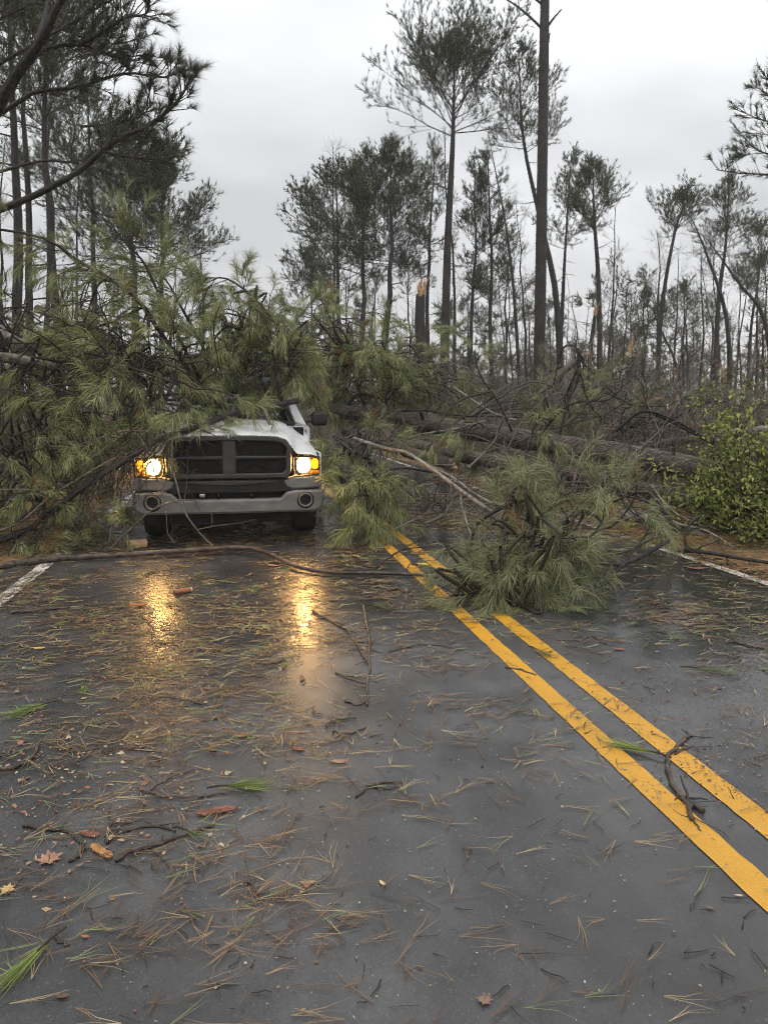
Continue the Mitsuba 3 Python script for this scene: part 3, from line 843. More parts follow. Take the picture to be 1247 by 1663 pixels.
fill(acc, 128, rng, (-80, 330), (8.0, 10.6), heap_left, roots, (.45, .85), 6, -.10, ok=truck_free)
fill(acc, 30, rng, (330, 475), (9.9, 11.4), lambda x: (np.interp(x, [330, 400, 475], [545, 550, 585]), 600), roots, (.3, .55), 6, -.03, ok=lambda p: glass_free(p + [0, 0, -.08]))
fill(acc, 26, rng, (395, 490), (9.9, 10.4), lambda x: (555, 612), roots, (.2, .32), 6, .0, ok=lambda p: p[2] > 1.86)
fill(acc, 16, rng, (-60, 110), (7.7, 8.2), lambda x: (720, 860), roots, (.3, .5), 5, -.12)
fill(acc, 14, rng, (335, 440), (9.5, 9.9), lambda x: (462 + abs(x - 385) * .4, 560), roots, (.3, .5), 5, -.2)
for i in range(95):
    x = rng.uniform(-40, 460); t, b = heap_left(x)
    p = at(x, rng.uniform(t - 10, max(t + 30, b)), rng.uniform(7.9, 9.4) if x < 215 else rng.uniform(9.0, 10.2))
    if not truck_free(p) or p[2] < .1: continue
    attach(acc, p, roots, rng, .009)
    tw, e = curve(p, np.array([rng.normal() * .8 - .2, rng.normal() * .4 - .3, rng.uniform(-.3, 1.1)]), rng.uniform(.4, 1.1), 7, rng, .22, -.05)
    acc.tube(tw, rng.uniform(.006, .011) * np.array([1, .9, .85, .7, .6, .45, .3]), 5)
    for _ in range(3):
        t2, _ = curve(tw[rng.integers(1, 6)], side_dir(e, rng.uniform(.5, 1.1), rng.random() * 6.28), rng.uniform(.15, .45), 5, rng, .2, -.03)
        acc.tube(t2, np.array([.006, .005, .0045, .004, .003]), 4)
finish(key, acc, rng, n=32, L=.20, w=.0056, spread=(.10, .8), droop=.62)

key = thing('fallen_log', 'pale barkless log end jutting from the heaped pine at the left frame edge, upper one', 'log')
put(key + '__trunk', rough_tube([at(-150, 500, 9.2), at(-20, 535, 9.1), at(45, 560, 9.0), at(95, 588, 9.4)], .055, .045, 10, 14, 4, .08), 'm_dead', True)
key = thing('fallen_log', 'thick pale log end at the left frame edge, lower one, under the needles', 'log')
put(key + '__trunk', rough_tube([at(-150, 560, 8.5), at(-20, 577, 8.5), at(35, 584, 8.6), at(100, 600, 9.2)], .058, .050, 10, 14, 5, .08), 'm_dead', True)
key = thing('fallen_log', 'dark mossy log sloping down through the needles towards the pickup roof', 'log')
put(key + '__trunk', rough_tube([at(60, 500, 9.9), at(160, 548, 9.6), at(230, 580, 9.6), at(330, 620, 10.0)], .05, .06, 10, 16, 6, .1), 'm_log', True)

# --- the limb lying over the hood with its fan of twigs in front of the left headlight
key = thing('fallen_limb', 'long bent limb lying over the hood, its twigs fanning down past the left headlight', 'branch')
rng = np.random.default_rng(12)
main = limb_parts(key, [([(486, 650, 9.7), (462, 655, 9.45), (430, 660, 9.15), (395, 668, 8.8), (360, 678, 8.5), (330, 690, 8.25), (300, 699, 8.05), (262, 712, 7.9), (225, 735, 7.8), (180, 762, 7.75), (130, 795, 7.75), (85, 832, 7.75), (30, 868, 7.8), (-40, 890, 7.9)], .036, .028)], n=40, sides=10)
twl = limb_parts(key, [
    ([(428, 655, 9.0), (432, 672, 8.9), (436, 684, 8.85), (444, 697, 8.8)], .022, .020),
    ([(326, 690, 8.2), (330, 697, 8.15), (342, 703, 8.1)], .014, .011),
    ([(281, 706, 7.9), (279, 730, 7.85), (280, 760, 7.8), (286, 782, 7.75), (297, 825, 7.65), (312, 850, 7.55), (330, 872, 7.5), (348, 888, 7.45)], .013, .006),
    ([(322, 860, 7.5), (350, 854, 7.5), (385, 850, 7.5), (416, 843, 7.5)], .006, .003),
    ([(175, 895, 7.6), (205, 866, 7.6), (240, 833, 7.6), (268, 818, 7.6), (300, 811, 7.6), (328, 818, 7.6), (343, 830, 7.6), (344, 856, 7.6)], .009, .004),
    ([(235, 720, 7.8), (248, 760, 7.75), (262, 795, 7.7), (270, 835, 7.65), (272, 865, 7.6), (284, 882, 7.55)], .009, .004),
    ([(236, 812, 7.7), (237, 803, 7.7), (262, 799, 7.7), (270, 800, 7.7)], .005, .003),
    ([(237, 803, 7.7), (239, 826, 7.7), (258, 824, 7.7)], .005, .003),
    ([(205, 735, 7.8), (190, 770, 7.75), (187, 800, 7.7), (182, 850, 7.65), (177, 880, 7.6), (172, 905, 7.6)], .011, .005),
    ([(236, 780, 7.75), (215, 805, 7.75), (195, 838, 7.7), (186, 848, 7.7)], .006, .003),
    ([(160, 780, 7.7), (150, 820, 7.65), (140, 850, 7.6), (110, 890, 7.55)], .008, .003),
    ([(-10, 795, 7.6), (20, 795, 7.6), (50, 796, 7.6), (78, 808, 7.65), (110, 790, 7.7)], .009, .006),
    ([(-20, 835, 7.5), (5, 826, 7.55), (20, 806, 7.6), (32, 796, 7.6)], .008, .004),
    ([(-30, 870, 7.6), (30, 850, 7.6), (80, 808, 7.65), (140, 770, 7.7), (200, 735, 7.8)], .014, .010),
    ([(120, 812, 7.7), (160, 800, 7.7), (185, 790, 7.7)], .005, .003),
    ([(270, 690, 8.0), (240, 700, 7.95), (200, 700, 7.9), (150, 715, 7.9), (90, 735, 7.9)], .012, .006),
    ([(320, 682, 8.3), (290, 678, 8.2), (262, 676, 8.1), (230, 690, 8.0), (180, 720, 7.9), (110, 775, 7.85)], .015, .008),
    ([(280, 705, 7.9), (255, 735, 7.8), (237, 726, 7.8), (222, 705, 7.9), (180, 695, 7.9)], .008, .004),
    ([(252, 715, 7.85), (262, 690, 7.9), (268, 672, 8.0)], .006, .004),
    ([(250, 662, 8.2), (252, 676, 8.1), (264, 690, 8.0)], .010, .006)], name='twig', n=12, sides=6, mat='m_palebark')
acc = Acc()
for P in twl[8:]: add_side(acc, P, rng, 4, .2, (.12, .35), 0, -.02)
add_side(acc, main[0], rng, 70, .38, (.3, .9), 0.0, -.09, up=-.25)
for x, y, d in ((95, 715, 7.8), (60, 790, 7.5), (210, 850, 7.6), (215, 852, 7.6), (40, 812, 7.5), (150, 840, 7.6)):
    sprig(acc, at(x, y, d), rng.normal(0, 1, 3) + [0, 0, .3], .25, rng, 3, -.1, .005, .8)
for i in range(34):
    x = rng.uniform(30, 215); p = G(x, rng.uniform(868, 905) if x < 120 else rng.uniform(850, 892)) + [0, 0, rng.uniform(.05, .25)]
    if truck_free(p): sprig(acc, p, np.array([rng.normal() + .3, rng.normal() * .6, .1]), rng.uniform(.2, .45), rng, 4, -.1, .006, .85)
finish(key, acc, rng, n=30, L=.16, w=.005, dead=.35)

# --- the big trunk across the road behind the truck, and the logs under it
key = thing('fallen_pine', 'thick pine trunk lying across the road behind the pickup, reaching to the bush', 'fallen tree')
rng = np.random.default_rng(13)
t2 = smooth_path([at(528, 664, 12.6), at(600, 674, 12.1), at(700, 690, 11.5), at(800, 705, 11.0), at(900, 722, 10.6), at(1000, 737, 10.3), at(1080, 752, 10.1), at(1165, 770, 9.9), at(1300, 800, 9.6)], 40)
put(key + '__trunk', rough_tube(t2, .120, .168, 26, 200, 7, .13, 9), 'm_plates', True)
lm = limb_parts(key, [
    ([(560, 668, 12.4), (575, 645, 12.2), (590, 640, 12.1), (622, 646, 12.0), (632, 632, 12), (642, 610, 12), (637, 592, 12), (622, 585, 12.1), (590, 580, 12.2), (560, 576, 12.3)], .032, .012),
    ([(618, 646, 12.0), (626, 653, 12), (645, 632, 12), (650, 625, 12)], .022, .008),
    ([(596, 672, 12.2), (588, 650, 12.1), (580, 628, 12.1), (578, 600, 12.1)], .026, .008),
    ([(630, 690, 11.8), (629, 660, 11.8), (628, 645, 11.8)], .030, .022),
    ([(690, 690, 11.5), (684, 672, 11.4), (683, 665, 11.4)], .030, .02),
    ([(648, 668, 11.5), (690, 666, 11.4), (720, 672, 11.4), (765, 676, 11.4)], .018, .008),
    ([(560, 665, 12.4), (580, 676, 11.8), (620, 682, 11.6), (680, 690, 11.4)], .014, .007),
    ([(870, 730, 10.7), (890, 690, 10.4), (930, 655, 10.2), (985, 650, 10.1), (1010, 630, 10)], .020, .006),
    ([(840, 720, 10.8), (810, 655, 10.7), (780, 610, 10.7), (770, 570, 10.7)], .020, .006),
    ([(905, 722, 10.6), (925, 640, 10.6), (940, 600, 10.7), (935, 560, 10.8)], .016, .006),
    ([(1092, 765, 10.0), (1094, 735, 10.0), (1093, 715, 10.0)], .024, .018),
    ([(1000, 700, 10.2), (1045, 668, 10.1), (1100, 685, 10.0), (1156, 718, 10.0)], .022, .012)])
acc = Acc()
for P in lm[:1]: add_side(acc, P, rng, 10, .4, (.3, .6))
for P in lm[1:4] + lm[5:10]: add_side(acc, P, rng, 6, .3, (.25, .6), .35)
r2 = np.vstack([t2[:26]] + lm)
bk = lambda x: (np.interp(x, [470, 500, 560, 620, 680, 740], [560, 505, 520, 575, 560, 610]), np.interp(x, [470, 530, 560, 740], [628, 640, 648, 665]))
fill(acc, 78, rng, (474, 745), (11.6, 14.2), bk, r2, (.5, .95), 6, -.14)
fill(acc, 22, rng, (500, 640), (11.4, 12.8), lambda x: (500 + abs(x - 540) * .4, 600), r2, (.5, .9), 6, -.2)
fill(acc, 22, rng, (740, 1010), (12.5, 15.5), lambda x: (615, 690), r2, (.4, .8), 5, -.14)
fill(acc, 4, rng, (690, 760), (10.0, 11.0), lambda x: (660, 720), r2, (.3, .5), 5, -.16)
fill(acc, 4, rng, (840, 900), (9.6, 10.4), lambda x: (660, 730), r2, (.25, .45), 4, -.16)
fill(acc, 7, rng, (535, 640), (10.2, 11.2), lambda x: (735, 790), r2, (.35, .65), 5, -.14, ok=truck_free)
finish(key, acc, rng, n=28, L=.20, w=.0068)

key = thing('fallen_log', 'dark wet log lying directly under the thick trunk behind the pickup', 'log')
put(key + '__trunk', rough_tube([at(640, 716, 11.4), at(740, 738, 10.9), at(850, 757, 10.5), at(960, 778, 10.1), at(1060, 800, 9.75), at(1175, 822, 9.4), at(1290, 845, 9.1)], .095, .13, 20, 110, 8, .14), 'm_plates', True)
key = thing('fallen_log', 'short dark broken log piece on the road left of the foreground bough', 'log')
put(key + '__trunk', rough_tube([at(560, 700, 11.7), at(640, 728, 11.0), at(720, 750, 10.4), at(738, 757, 10.2)], .075, .085, 16, 40, 9, .14), 'm_plates', True)
q = at(738, 757, 10.2)
put(key + '__splinters', splinters(q, unit(q - at(720, 750, 10.4)), .08, .12, rng, 8), 'm_wood', 30)
key = thing('fallen_log', 'pale split log lying on the right verge beside the white line', 'log')
put(key + '__trunk', rough_tube([at(1010, 835, 9.5), at(1060, 845, 9.2), at(1110, 860, 8.9), at(1150, 878, 8.6)], .075, .06, 12, 26, 10, .14), 'm_dead', True)
key = thing('fallen_log', 'mossy log half hidden under the thick trunk in front of the bush', 'log')
put(key + '__trunk', rough_tube([at(1020, 795, 10.6), at(1080, 800, 10.3), at(1140, 812, 10.0), at(1230, 830, 9.7)], .09, .10, 16, 50, 11, .14), 'm_plates', True)
key = thing('fallen_log', 'pale upper log among the debris left of the bush', 'log')
put(key + '__trunk', rough_tube([at(1030, 726, 13.5), at(1100, 716, 13), at(1180, 704, 12.6), at(1290, 690, 12.2)], .07, .055, 10, 26, 12, .1), 'm_dead', True)
key = thing('fallen_log', 'long thin log above the pale log, running behind the bush', 'log')
put(key + '__trunk', rough_tube([at(1050, 706, 16), at(1120, 697, 15.5), at(1200, 688, 15), at(1320, 672, 14.5)], .085, .07, 10, 26, 13, .1), 'm_log', True)
key = thing('leaning_log', 'snapped log leaning up with a pale broken end, right of the tall bare trunk', 'log')
P = smooth_path([at(840, 672, 19), at(880, 638, 19), at(918, 600, 19), at(950, 576, 19)], 12)
put(key + '__trunk', rough_tube(P, .10, .085, 10, 20, 14, .08), 'm_log', True)
put(key + '__splinters', splinters(P[-1], unit(P[-1] - P[-2]), .085, .22, rng, 8), 'm_wood', 30, label='pale torn wood at the upper end')
key = thing('fallen_log', 'pale snapped pole pointing right in the debris in front of the pair of stumps', 'log')
put(key + '__trunk', rough_tube([at(1038, 644, 19), at(1060, 648, 18.8), at(1070, 650, 18.7)], .05, .06, 8, 10, 15, .1), 'm_wood', True)
key = thing('fallen_log', 'dark thin pole slanting down to the right towards the bush', 'log')
put(key + '__trunk', rough_tube([at(985, 636, 14), at(1050, 665, 13), at(1100, 688, 12), at(1156, 718, 11)], .045, .04, 8, 20, 16, .1), 'm_bark', True)

# --- dead pale limbs and bare branches in the tangle
def dead_branch(label, paths, mat, side=8, seed=0, L=(.2, .5)):
    key = thing('fallen_branch', label, 'branch')
    r = np.random.default_rng(7000 + seed)
    ps = limb_parts(key, paths, mat, 'stem', 18, 7, .08)
    a = Acc()
    for P in ps: add_side(a, P, r, side, .15, L, 0, -.03)
    if a.tw: put(key + '__twigs', a.mesh(), 'm_greytwig' if mat == 'm_dead' else 'm_twig', True, kind='stuff')


dead_branch('long pale barkless limb sloping down to the road between the trunk and the foreground bough', [
    ([(575, 712, 8.9), (612, 724, 8.6), (640, 731, 8.3), (660, 735, 8.1), (700, 760, 7.8), (740, 790, 7.4), (770, 812, 7.1), (800, 832, 6.9)], .020, .017),
    ([(700, 758, 7.8), (735, 775, 7.6), (765, 798, 7.3), (800, 818, 7.1)], .012, .010),
    ([(748, 797, 7.35), (750, 820, 7.2), (757, 845, 7.1), (765, 870, 7.0)], .014, .007)], 'm_dead', 5, 1)
dead_branch('thin pale stick rising to the right in front of the thick trunk', [([(632, 722, 9.6), (680, 706, 9.6), (740, 696, 9.6), (790, 682, 9.6)], .012, .006), ([(560, 712, 10), (600, 695, 9.9), (640, 690, 9.8)], .012, .006)], 'm_dead', 3, 2)
dead_branch('pale thin limb slanting down to the right above the thick trunk', [([(732, 626, 12), (765, 648, 11.8), (800, 670, 11.6), (838, 682, 11.4)], .018, .012), ([(735, 590, 12.6), (765, 600, 12.5), (800, 625, 12.3)], .010, .005)], 'm_dead', 4, 3)
dead_branch('bare grey branch with curved twigs in the tangle right of the pale limb', [([(760, 760, 9), (800, 720, 9.2), (812, 690, 9.3), (830, 660, 9.4)], .014, .006), ([(800, 740, 8.8), (840, 760, 8.6), (880, 790, 8.4), (905, 800, 8.3)], .014, .006)], 'm_greytwig', 9, 4)
dead_branch('dark bare branches arching over the middle of the thick trunk', [([(790, 735, 10.2), (850, 715, 10.1), (920, 690, 10.0), (985, 672, 10.0), (1020, 645, 10)], .014, .005), ([(920, 690, 10.0), (950, 660, 10.1), (955, 620, 10.2)], .010, .004)], 'm_bark', 9, 5)
dead_branch('short leaning bare branch rising above the foreground bough, in front of the thick trunk', [([(930, 790, 8.5), (940, 750, 8.6), (955, 725, 8.7), (980, 705, 8.8)], .016, .010)], 'm_palebark', 3, 6)
dead_branch('thin bare stick standing curved by the right verge in front of the bush', [([(1010, 845, 8.6), (1060, 830, 8.4), (1100, 850, 8.1), (1147, 862, 7.9), (1190, 888, 7.6)], .013, .008), ([(1058, 788, 8.6), (1075, 812, 8.4), (1100, 835, 8.2), (1130, 850, 8.1)], .010, .006)], 'm_dead', 4, 7)
dead_branch('dark hooked stick lying on the orange verge by the white line', [([(1137, 838, 7.6), (1120, 852, 7.5), (1112, 872, 7.4), (1115, 890, 7.35), (1124, 897, 7.3)], .016, .010), ([(1110, 894, 7.4), (1150, 898, 7.3), (1190, 905, 7.2), (1247, 914, 7.1)], .022, .016)], 'm_bark', 3, 8)
dead_branch('grey bare branches lying flat in the clearing left of the foreground bough', [([(620, 800, 9.0), (680, 790, 8.9), (730, 780, 8.9), (790, 775, 8.8)], .012, .006), ([(690, 850, 7.9), (720, 835, 8), (740, 800, 8.2)], .010, .005), ([(640, 860, 8.0), (690, 835, 8.1), (705, 815, 8.2)], .010, .005), ([(740, 828, 7.9), (780, 838, 7.8), (830, 840, 7.7)], .012, .006)], 'm_greytwig', 9, 9)
dead_branch('grey dead twigs sticking up between the trunk and the right bush', [([(1000, 770, 9.6), (1030, 735, 9.8), (1070, 700, 10), (1110, 640, 10.3)], .012, .005), ([(1070, 700, 10), (1050, 650, 10.2), (1045, 610, 10.3)], .010, .004)], 'm_greytwig', 10, 10)

# tangle of bare twigs across the middle distance
acc = Acc(); rng = np.random.default_rng(21)
for i in range(300):
    x = rng.uniform(600, 1180); dep = rng.uniform(12.5, 19)
    p = at(x, rng.uniform(640, 715), dep)
    if p[2] < .05: continue
    tw, e = curve(p, np.array([rng.normal(), rng.normal() * .5, rng.uniform(-.1, 1.0)]), rng.uniform(.5, 1.7), 6, rng, .2, -.03)
    acc.tube(tw, rng.uniform(.006, .013) * np.array([1, .9, .8, .6, .5, .3]), 4)
    for _ in range(5):
        t2, _ = curve(tw[rng.integers(1, 6)], side_dir(e, rng.uniform(.5, 1.2), rng.random() * 6.28), rng.uniform(.2, .6), 4, rng, .2, -.02)
        acc.tube(t2, np.array([.006, .005, .004, .003]), 3)
for i in range(170):
    p = G(rng.uniform(540, 1060), rng.uniform(760, 880)) + [0, 0, rng.uniform(.02, .35)]
    if not truck_free(p): continue
    tw, e = curve(p, np.array([rng.normal(), rng.normal(), rng.uniform(-.15, .35)]), rng.uniform(.3, 1.0), 5, rng, .18, -.02)
    tw[:, 2] = np.maximum(tw[:, 2], .01)
    acc.tube(tw, rng.uniform(.004, .010) * np.array([1, .9, .8, .6, .4]), 4)
for i in range(45):
    p = at(rng.uniform(560, 1120), rng.uniform(750, 810), rng.uniform(8.6, 10.4))
    if p[2] < .03 or not truck_free(p): continue
    tw, e = curve(p, np.array([rng.normal(), rng.normal() * .5, rng.uniform(-.2, .8)]), rng.uniform(.4, 1.3), 6, rng, .18, -.04)
    tw[:, 2] = np.maximum(tw[:, 2], .01)
    acc.tube(tw, rng.uniform(.004, .009) * np.array([1, .9, .8, .6, .5, .3]), 4)
    for _ in range(3):
        t2, _ = curve(tw[rng.integers(1, 6)], side_dir(e, rng.uniform(.5, 1.2), rng.random() * 6.28), rng.uniform(.15, .5), 4, rng, .2, -.02)
        acc.tube(t2, np.array([.005, .004, .003, .002]), 3)
put('twig_tangle', acc.mesh(), 'm_greytwig', True, kind='stuff', label='tangle of thin grey twigs around the fallen trunks')
labels['twig_tangle']['category'] = 'twigs'

# far boughs of green needles in the debris field
FARB = [('green pine bough lying before the snapped central trunk', (640, 760), (575, 660), 15, 20, 16), ('green pine bough between the tall bare trunk and the leaning log', (840, 960), (612, 668), 17, 22, 14),
        ('green pine bough in the debris below the pair of stumps', (985, 1085), (655, 735), 12.5, 14.5, 16), ('low green pine debris right of the leaning log', (960, 1050), (590, 650), 20, 24, 12),
        ('green pine debris beside the bush and the thin pole', (1090, 1200), (640, 690), 14, 18, 10), ('drooping pine bough far left of the tallest pine', (455, 560), (480, 600), 15, 19, 22)]
for i, (lab, px, py, y0, y1, n_) in enumerate(FARB):
    key = thing('fallen_bough', lab, 'branch'); rng = np.random.default_rng(60 + i); acc = Acc()
    a, b = at(px[0] - 20, py[1], y0), at(px[1] + 20, (py[0] + py[1]) / 2, y1)
    P = smooth_path([a, (a + b) / 2 + [0, 0, .3], b], 12)
    put(key + '__limb', rough_tube(P, .04, .015, 7, 14, i, .08), 'm_bark', True)
    fill(acc, n_, rng, px, (y0, y1), lambda x: py, P, (.5, 1.0), 6, -.12)
    finish(key, acc, rng, n=26, L=.22, w=.009, col=((.095, .112, .055), (.25, .26, .14)), seg=1)

# --- boughs near the camera
key = thing('fallen_bough', 'large green pine bough lying across the yellow lines in the foreground', 'branch')
rng = np.random.default_rng(31)
bl = limb_parts(key, [
    ([(1085, 878, 6.4), (1040, 905, 6.1), (1010, 918, 6.0), (994, 937, 5.9), (978, 950, 5.85), (946, 956, 5.8), (914, 944, 5.75), (888, 908, 5.8), (879, 880, 5.9), (866, 854, 6.0), (840, 838, 6.1), (800, 818, 6.2)], .020, .007),
    ([(892, 915, 5.8), (895, 937, 5.75), (910, 960, 5.7), (918, 980, 5.68)], .010, .007),
    ([(946, 956, 5.8), (915, 940, 5.9), (900, 920, 6.0), (905, 890, 6.1), (920, 870, 6.2)], .010, .005),
    ([(1005, 918, 6.0), (960, 915, 5.9), (905, 912, 5.85), (850, 905, 5.8), (810, 908, 5.75)], .009, .004),
    ([(969, 864, 6.3), (981, 835, 6.3), (978, 803, 6.3), (960, 786, 6.3)], .010, .006),
    ([(946, 950, 5.85), (962, 890, 6.1), (969, 864, 6.3), (1000, 850, 6.3), (1030, 810, 6.3), (1033, 785, 6.3), (1029, 766, 6.3)], .012, .006),
    ([(914, 944, 5.75), (870, 965, 5.65), (830, 975, 5.6), (780, 965, 5.6), (730, 968, 5.6)], .010, .004),
    ([(866, 854, 6.0), (850, 880, 5.9), (820, 900, 5.85), (790, 920, 5.8)], .008, .004),
    ([(840, 838, 6.1), (830, 812, 6.3), (835, 795, 6.4), (850, 778, 6.5)], .008, .004),
    ([(1010, 918, 6.0), (1040, 880, 6.3), (1060, 850, 6.4), (1075, 840, 6.5)], .009, .004),
    ([(905, 890, 6.1), (930, 850, 6.3), (925, 815, 6.5), (900, 795, 6.6)], .008, .004)], n=22, sides=7)
acc = Acc()
for P, n_ in zip(bl, (7, 3, 5, 7, 3, 2, 8, 6, 6, 1, 5)): add_side(acc, P, rng, n_, .3, (.16, .30), .9, -.10)
heap = lambda x: (np.interp(x, [715, 760, 800, 850, 900, 960, 1020], [940, 875, 825, 815, 815, 825, 835]), np.interp(x, [715, 760, 820, 900, 960, 1020], [985, 985, 985, 930, 880, 850]))
rb = np.vstack([b[6:] for b in bl])
fill(acc, 30, rng, (725, 930), (5.55, 6.9), heap, rb, (.2, .4), 4, -.1, ok=lambda p: p[2] > .12)
fill(acc, 14, rng, (745, 860), (5.5, 5.8), lambda x: (900, 975), rb, (.15, .3), 4, -.1, ok=lambda p: p[2] > .05)
e = at(1029, 762, 6.3)
acc.tf += [(e, np.array([0, -.1, 1]), 1.15), (e - [0, 0, .03], np.array([.3, 0, .8]), 1.1), (e, np.array([-.5, 0, .8]), 1.0)]
acc.tf += [(at(1082, 848, 6.4), np.array([1, 0, -.2]), 1.0), (at(1068, 855, 6.4), np.array([1, 0, -.4]), .9), (at(700, 975, 5.6), np.array([-1, 0, -.2]), .9), (at(1000, 940, 5.9), np.array([.3, 0, -1]), .8)]
finish(key, acc, rng, n=42, L=.185, w=.0036, spread=(.12, 1.05), droop=.55, wind=(-.08, 0, 0), col=((.092, .112, .052), (.320, .330, .165)))

key = thing('fallen_bough', 'soft green pine bough lying on the road beside the right headlight of the pickup', 'branch')
rng = np.random.default_rng(32)
bl = limb_parts(key, [([(720, 770, 9.6), (660, 760, 9.3), (620, 765, 9.0), (590, 780, 8.7), (560, 800, 8.5)], .018, .007), ([(640, 762, 9.2), (630, 800, 8.7), (600, 830, 8.3), (590, 845, 8.2)], .012, .005), ([(600, 745, 9.4), (570, 735, 9.3), (545, 740, 9.2)], .01, .005)], n=14)
acc = Acc()
for P in bl: add_side(acc, P, rng, 6, .25, (.25, .45), 1)
fill(acc, 18, rng, (555, 635), (8.2, 9.0), lambda x: (765, 842), np.vstack(bl), (.2, .4), 4, -.14, ok=truck_free)
fill(acc, 12, rng, (545, 620), (9.4, 10.2), lambda x: (712, 760), np.vstack(bl), (.25, .4), 5, -.12, ok=truck_free)
finish(key, acc, rng, n=36, L=.2, w=.0052, droop=.7)

key = thing('fallen_bough', 'thin pine bough with sparse needles lying right of the foreground bough on the verge', 'branch')
rng = np.random.default_rng(33)
bl = limb_parts(key, [([(960, 905, 6.4), (1020, 895, 6.6), (1060, 875, 6.8), (1100, 868, 7.0)], .014, .006), ([(1000, 790, 8.6), (1010, 770, 8.6), (1030, 750, 8.6)], .01, .005)], n=12)
acc = Acc()
fill(acc, 3, rng, (1050, 1090), (7.0, 8.0), lambda x: (845, 866), np.vstack(bl), (.15, .3), 3, -.1)
fill(acc, 4, rng, (960, 1010), (7.4, 8.2), lambda x: (785, 820), np.vstack(bl), (.15, .25), 3, -.1)
finish(key, acc, rng, n=38, L=.18, w=.0042)

# ------------------------------------------------------------------ the bush at the right edge
key = thing('evergreen_bush', 'broadleaf bush with glossy yellow green leaves at the right frame edge', 'bush')
rng = np.random.default_rng(41)
cb = stand(1238, 8.8); cb[2] = 0
acc = Acc(); tips = []
for i in range(70):
    az = rng.random() * 6.283; el = rng.uniform(.15, 1.5)
    L = rng.uniform(.6, 1.25) + .55 * (el > .9) * rng.random()
    path, e = curve(cb + np.append(rng.normal(0, .22, 2), 0), np.array([math.cos(az) * math.cos(el), math.sin(az) * math.cos(el), math.sin(el)]), L, 6, rng, .14, -.02)
    path[:, 2] = np.maximum(path[:, 2], .03)
    acc.tube(path, .012 * np.array([1, .9, .75, .6, .45, .3]), 5)
    for c in range(13):
        a = rng.integers(1, 6)
        tw, e2 = curve(path[a], side_dir(unit(path[a] - path[a - 1]), rng.uniform(.4, 1.1), rng.random() * 6.28), rng.uniform(.15, .42), 4, rng, .2, -.02)
        acc.tube(tw, np.array([.004, .0035, .003, .002]), 3)
        for _ in range(11): tips.append((tw[rng.integers(1, 4)] + rng.normal(0, .035, 3), e2 + rng.normal(0, .7, 3)))
put(key + '__stems', acc.mesh(), 'm_twig', True, kind='stuff')
Pt = np.array([t[0] for t in tips]); D = unit(np.array([t[1] for t in tips]) + [0, 0, -.15])
Pt[:, 2] = np.maximum(Pt[:, 2], .03)
N = len(Pt)
up = unit(np.cross(D, rng.normal(size=(N, 3)) + [0, 0, 0]))
W = unit(np.cross(D, [0, 0, 1]) + .6 * rng.normal(size=(N, 3)))
nrm = unit(np.cross(W, D))
L = rng.uniform(.045, .09, N)[:, None]; w = L * .27
V = np.stack([Pt, Pt + D * L * .5 + W * w + nrm * w * .4, Pt + D * L - nrm * L * .1, Pt + D * L * .5 - W * w + nrm * w * .4], 1).reshape(-1, 3)
o = (np.arange(N) * 4)[:, None]
k_ = rng.random(N)[:, None] ** 1.3
C = np.array([.055, .085, .022]) * (1 - k_) + np.array([.52, .56, .18]) * k_
C[rng.random(N) < .03] = [.35, .30, .12]
put(key + '__foliage', (V, np.concatenate([o + [0, 1, 2], o + [0, 2, 3]], 0)), 'm_leaf', color=np.repeat(C, 4, 0), kind='stuff')

# ------------------------------------------------------------------ the pickup truck
TR = np.array([-0.12, 8.26, 0.0])
truck = thing('pickup_truck', 'white pickup truck with both headlights on, caught under the fallen pines', 'pickup truck')


def ring(poly, step=.03):
    L = poly.exterior.length; n = max(12, int(L / step))
    p = np.array([poly.exterior.interpolate(i / n, normalized=True).coords[0] for i in range(n)])
    # keep the true corners
    c = np.array(poly.exterior.coords)[:-1]
    s = [poly.exterior.project(Point(q)) for q in c]
    allp = np.vstack([p, c]); ss = np.concatenate([np.arange(n) * L / n, s])
    o = np.argsort(ss); allp, ss = allp[o], ss[o]
    keep = np.concatenate([[True], np.diff(ss) > step * .25])
    return allp[keep]


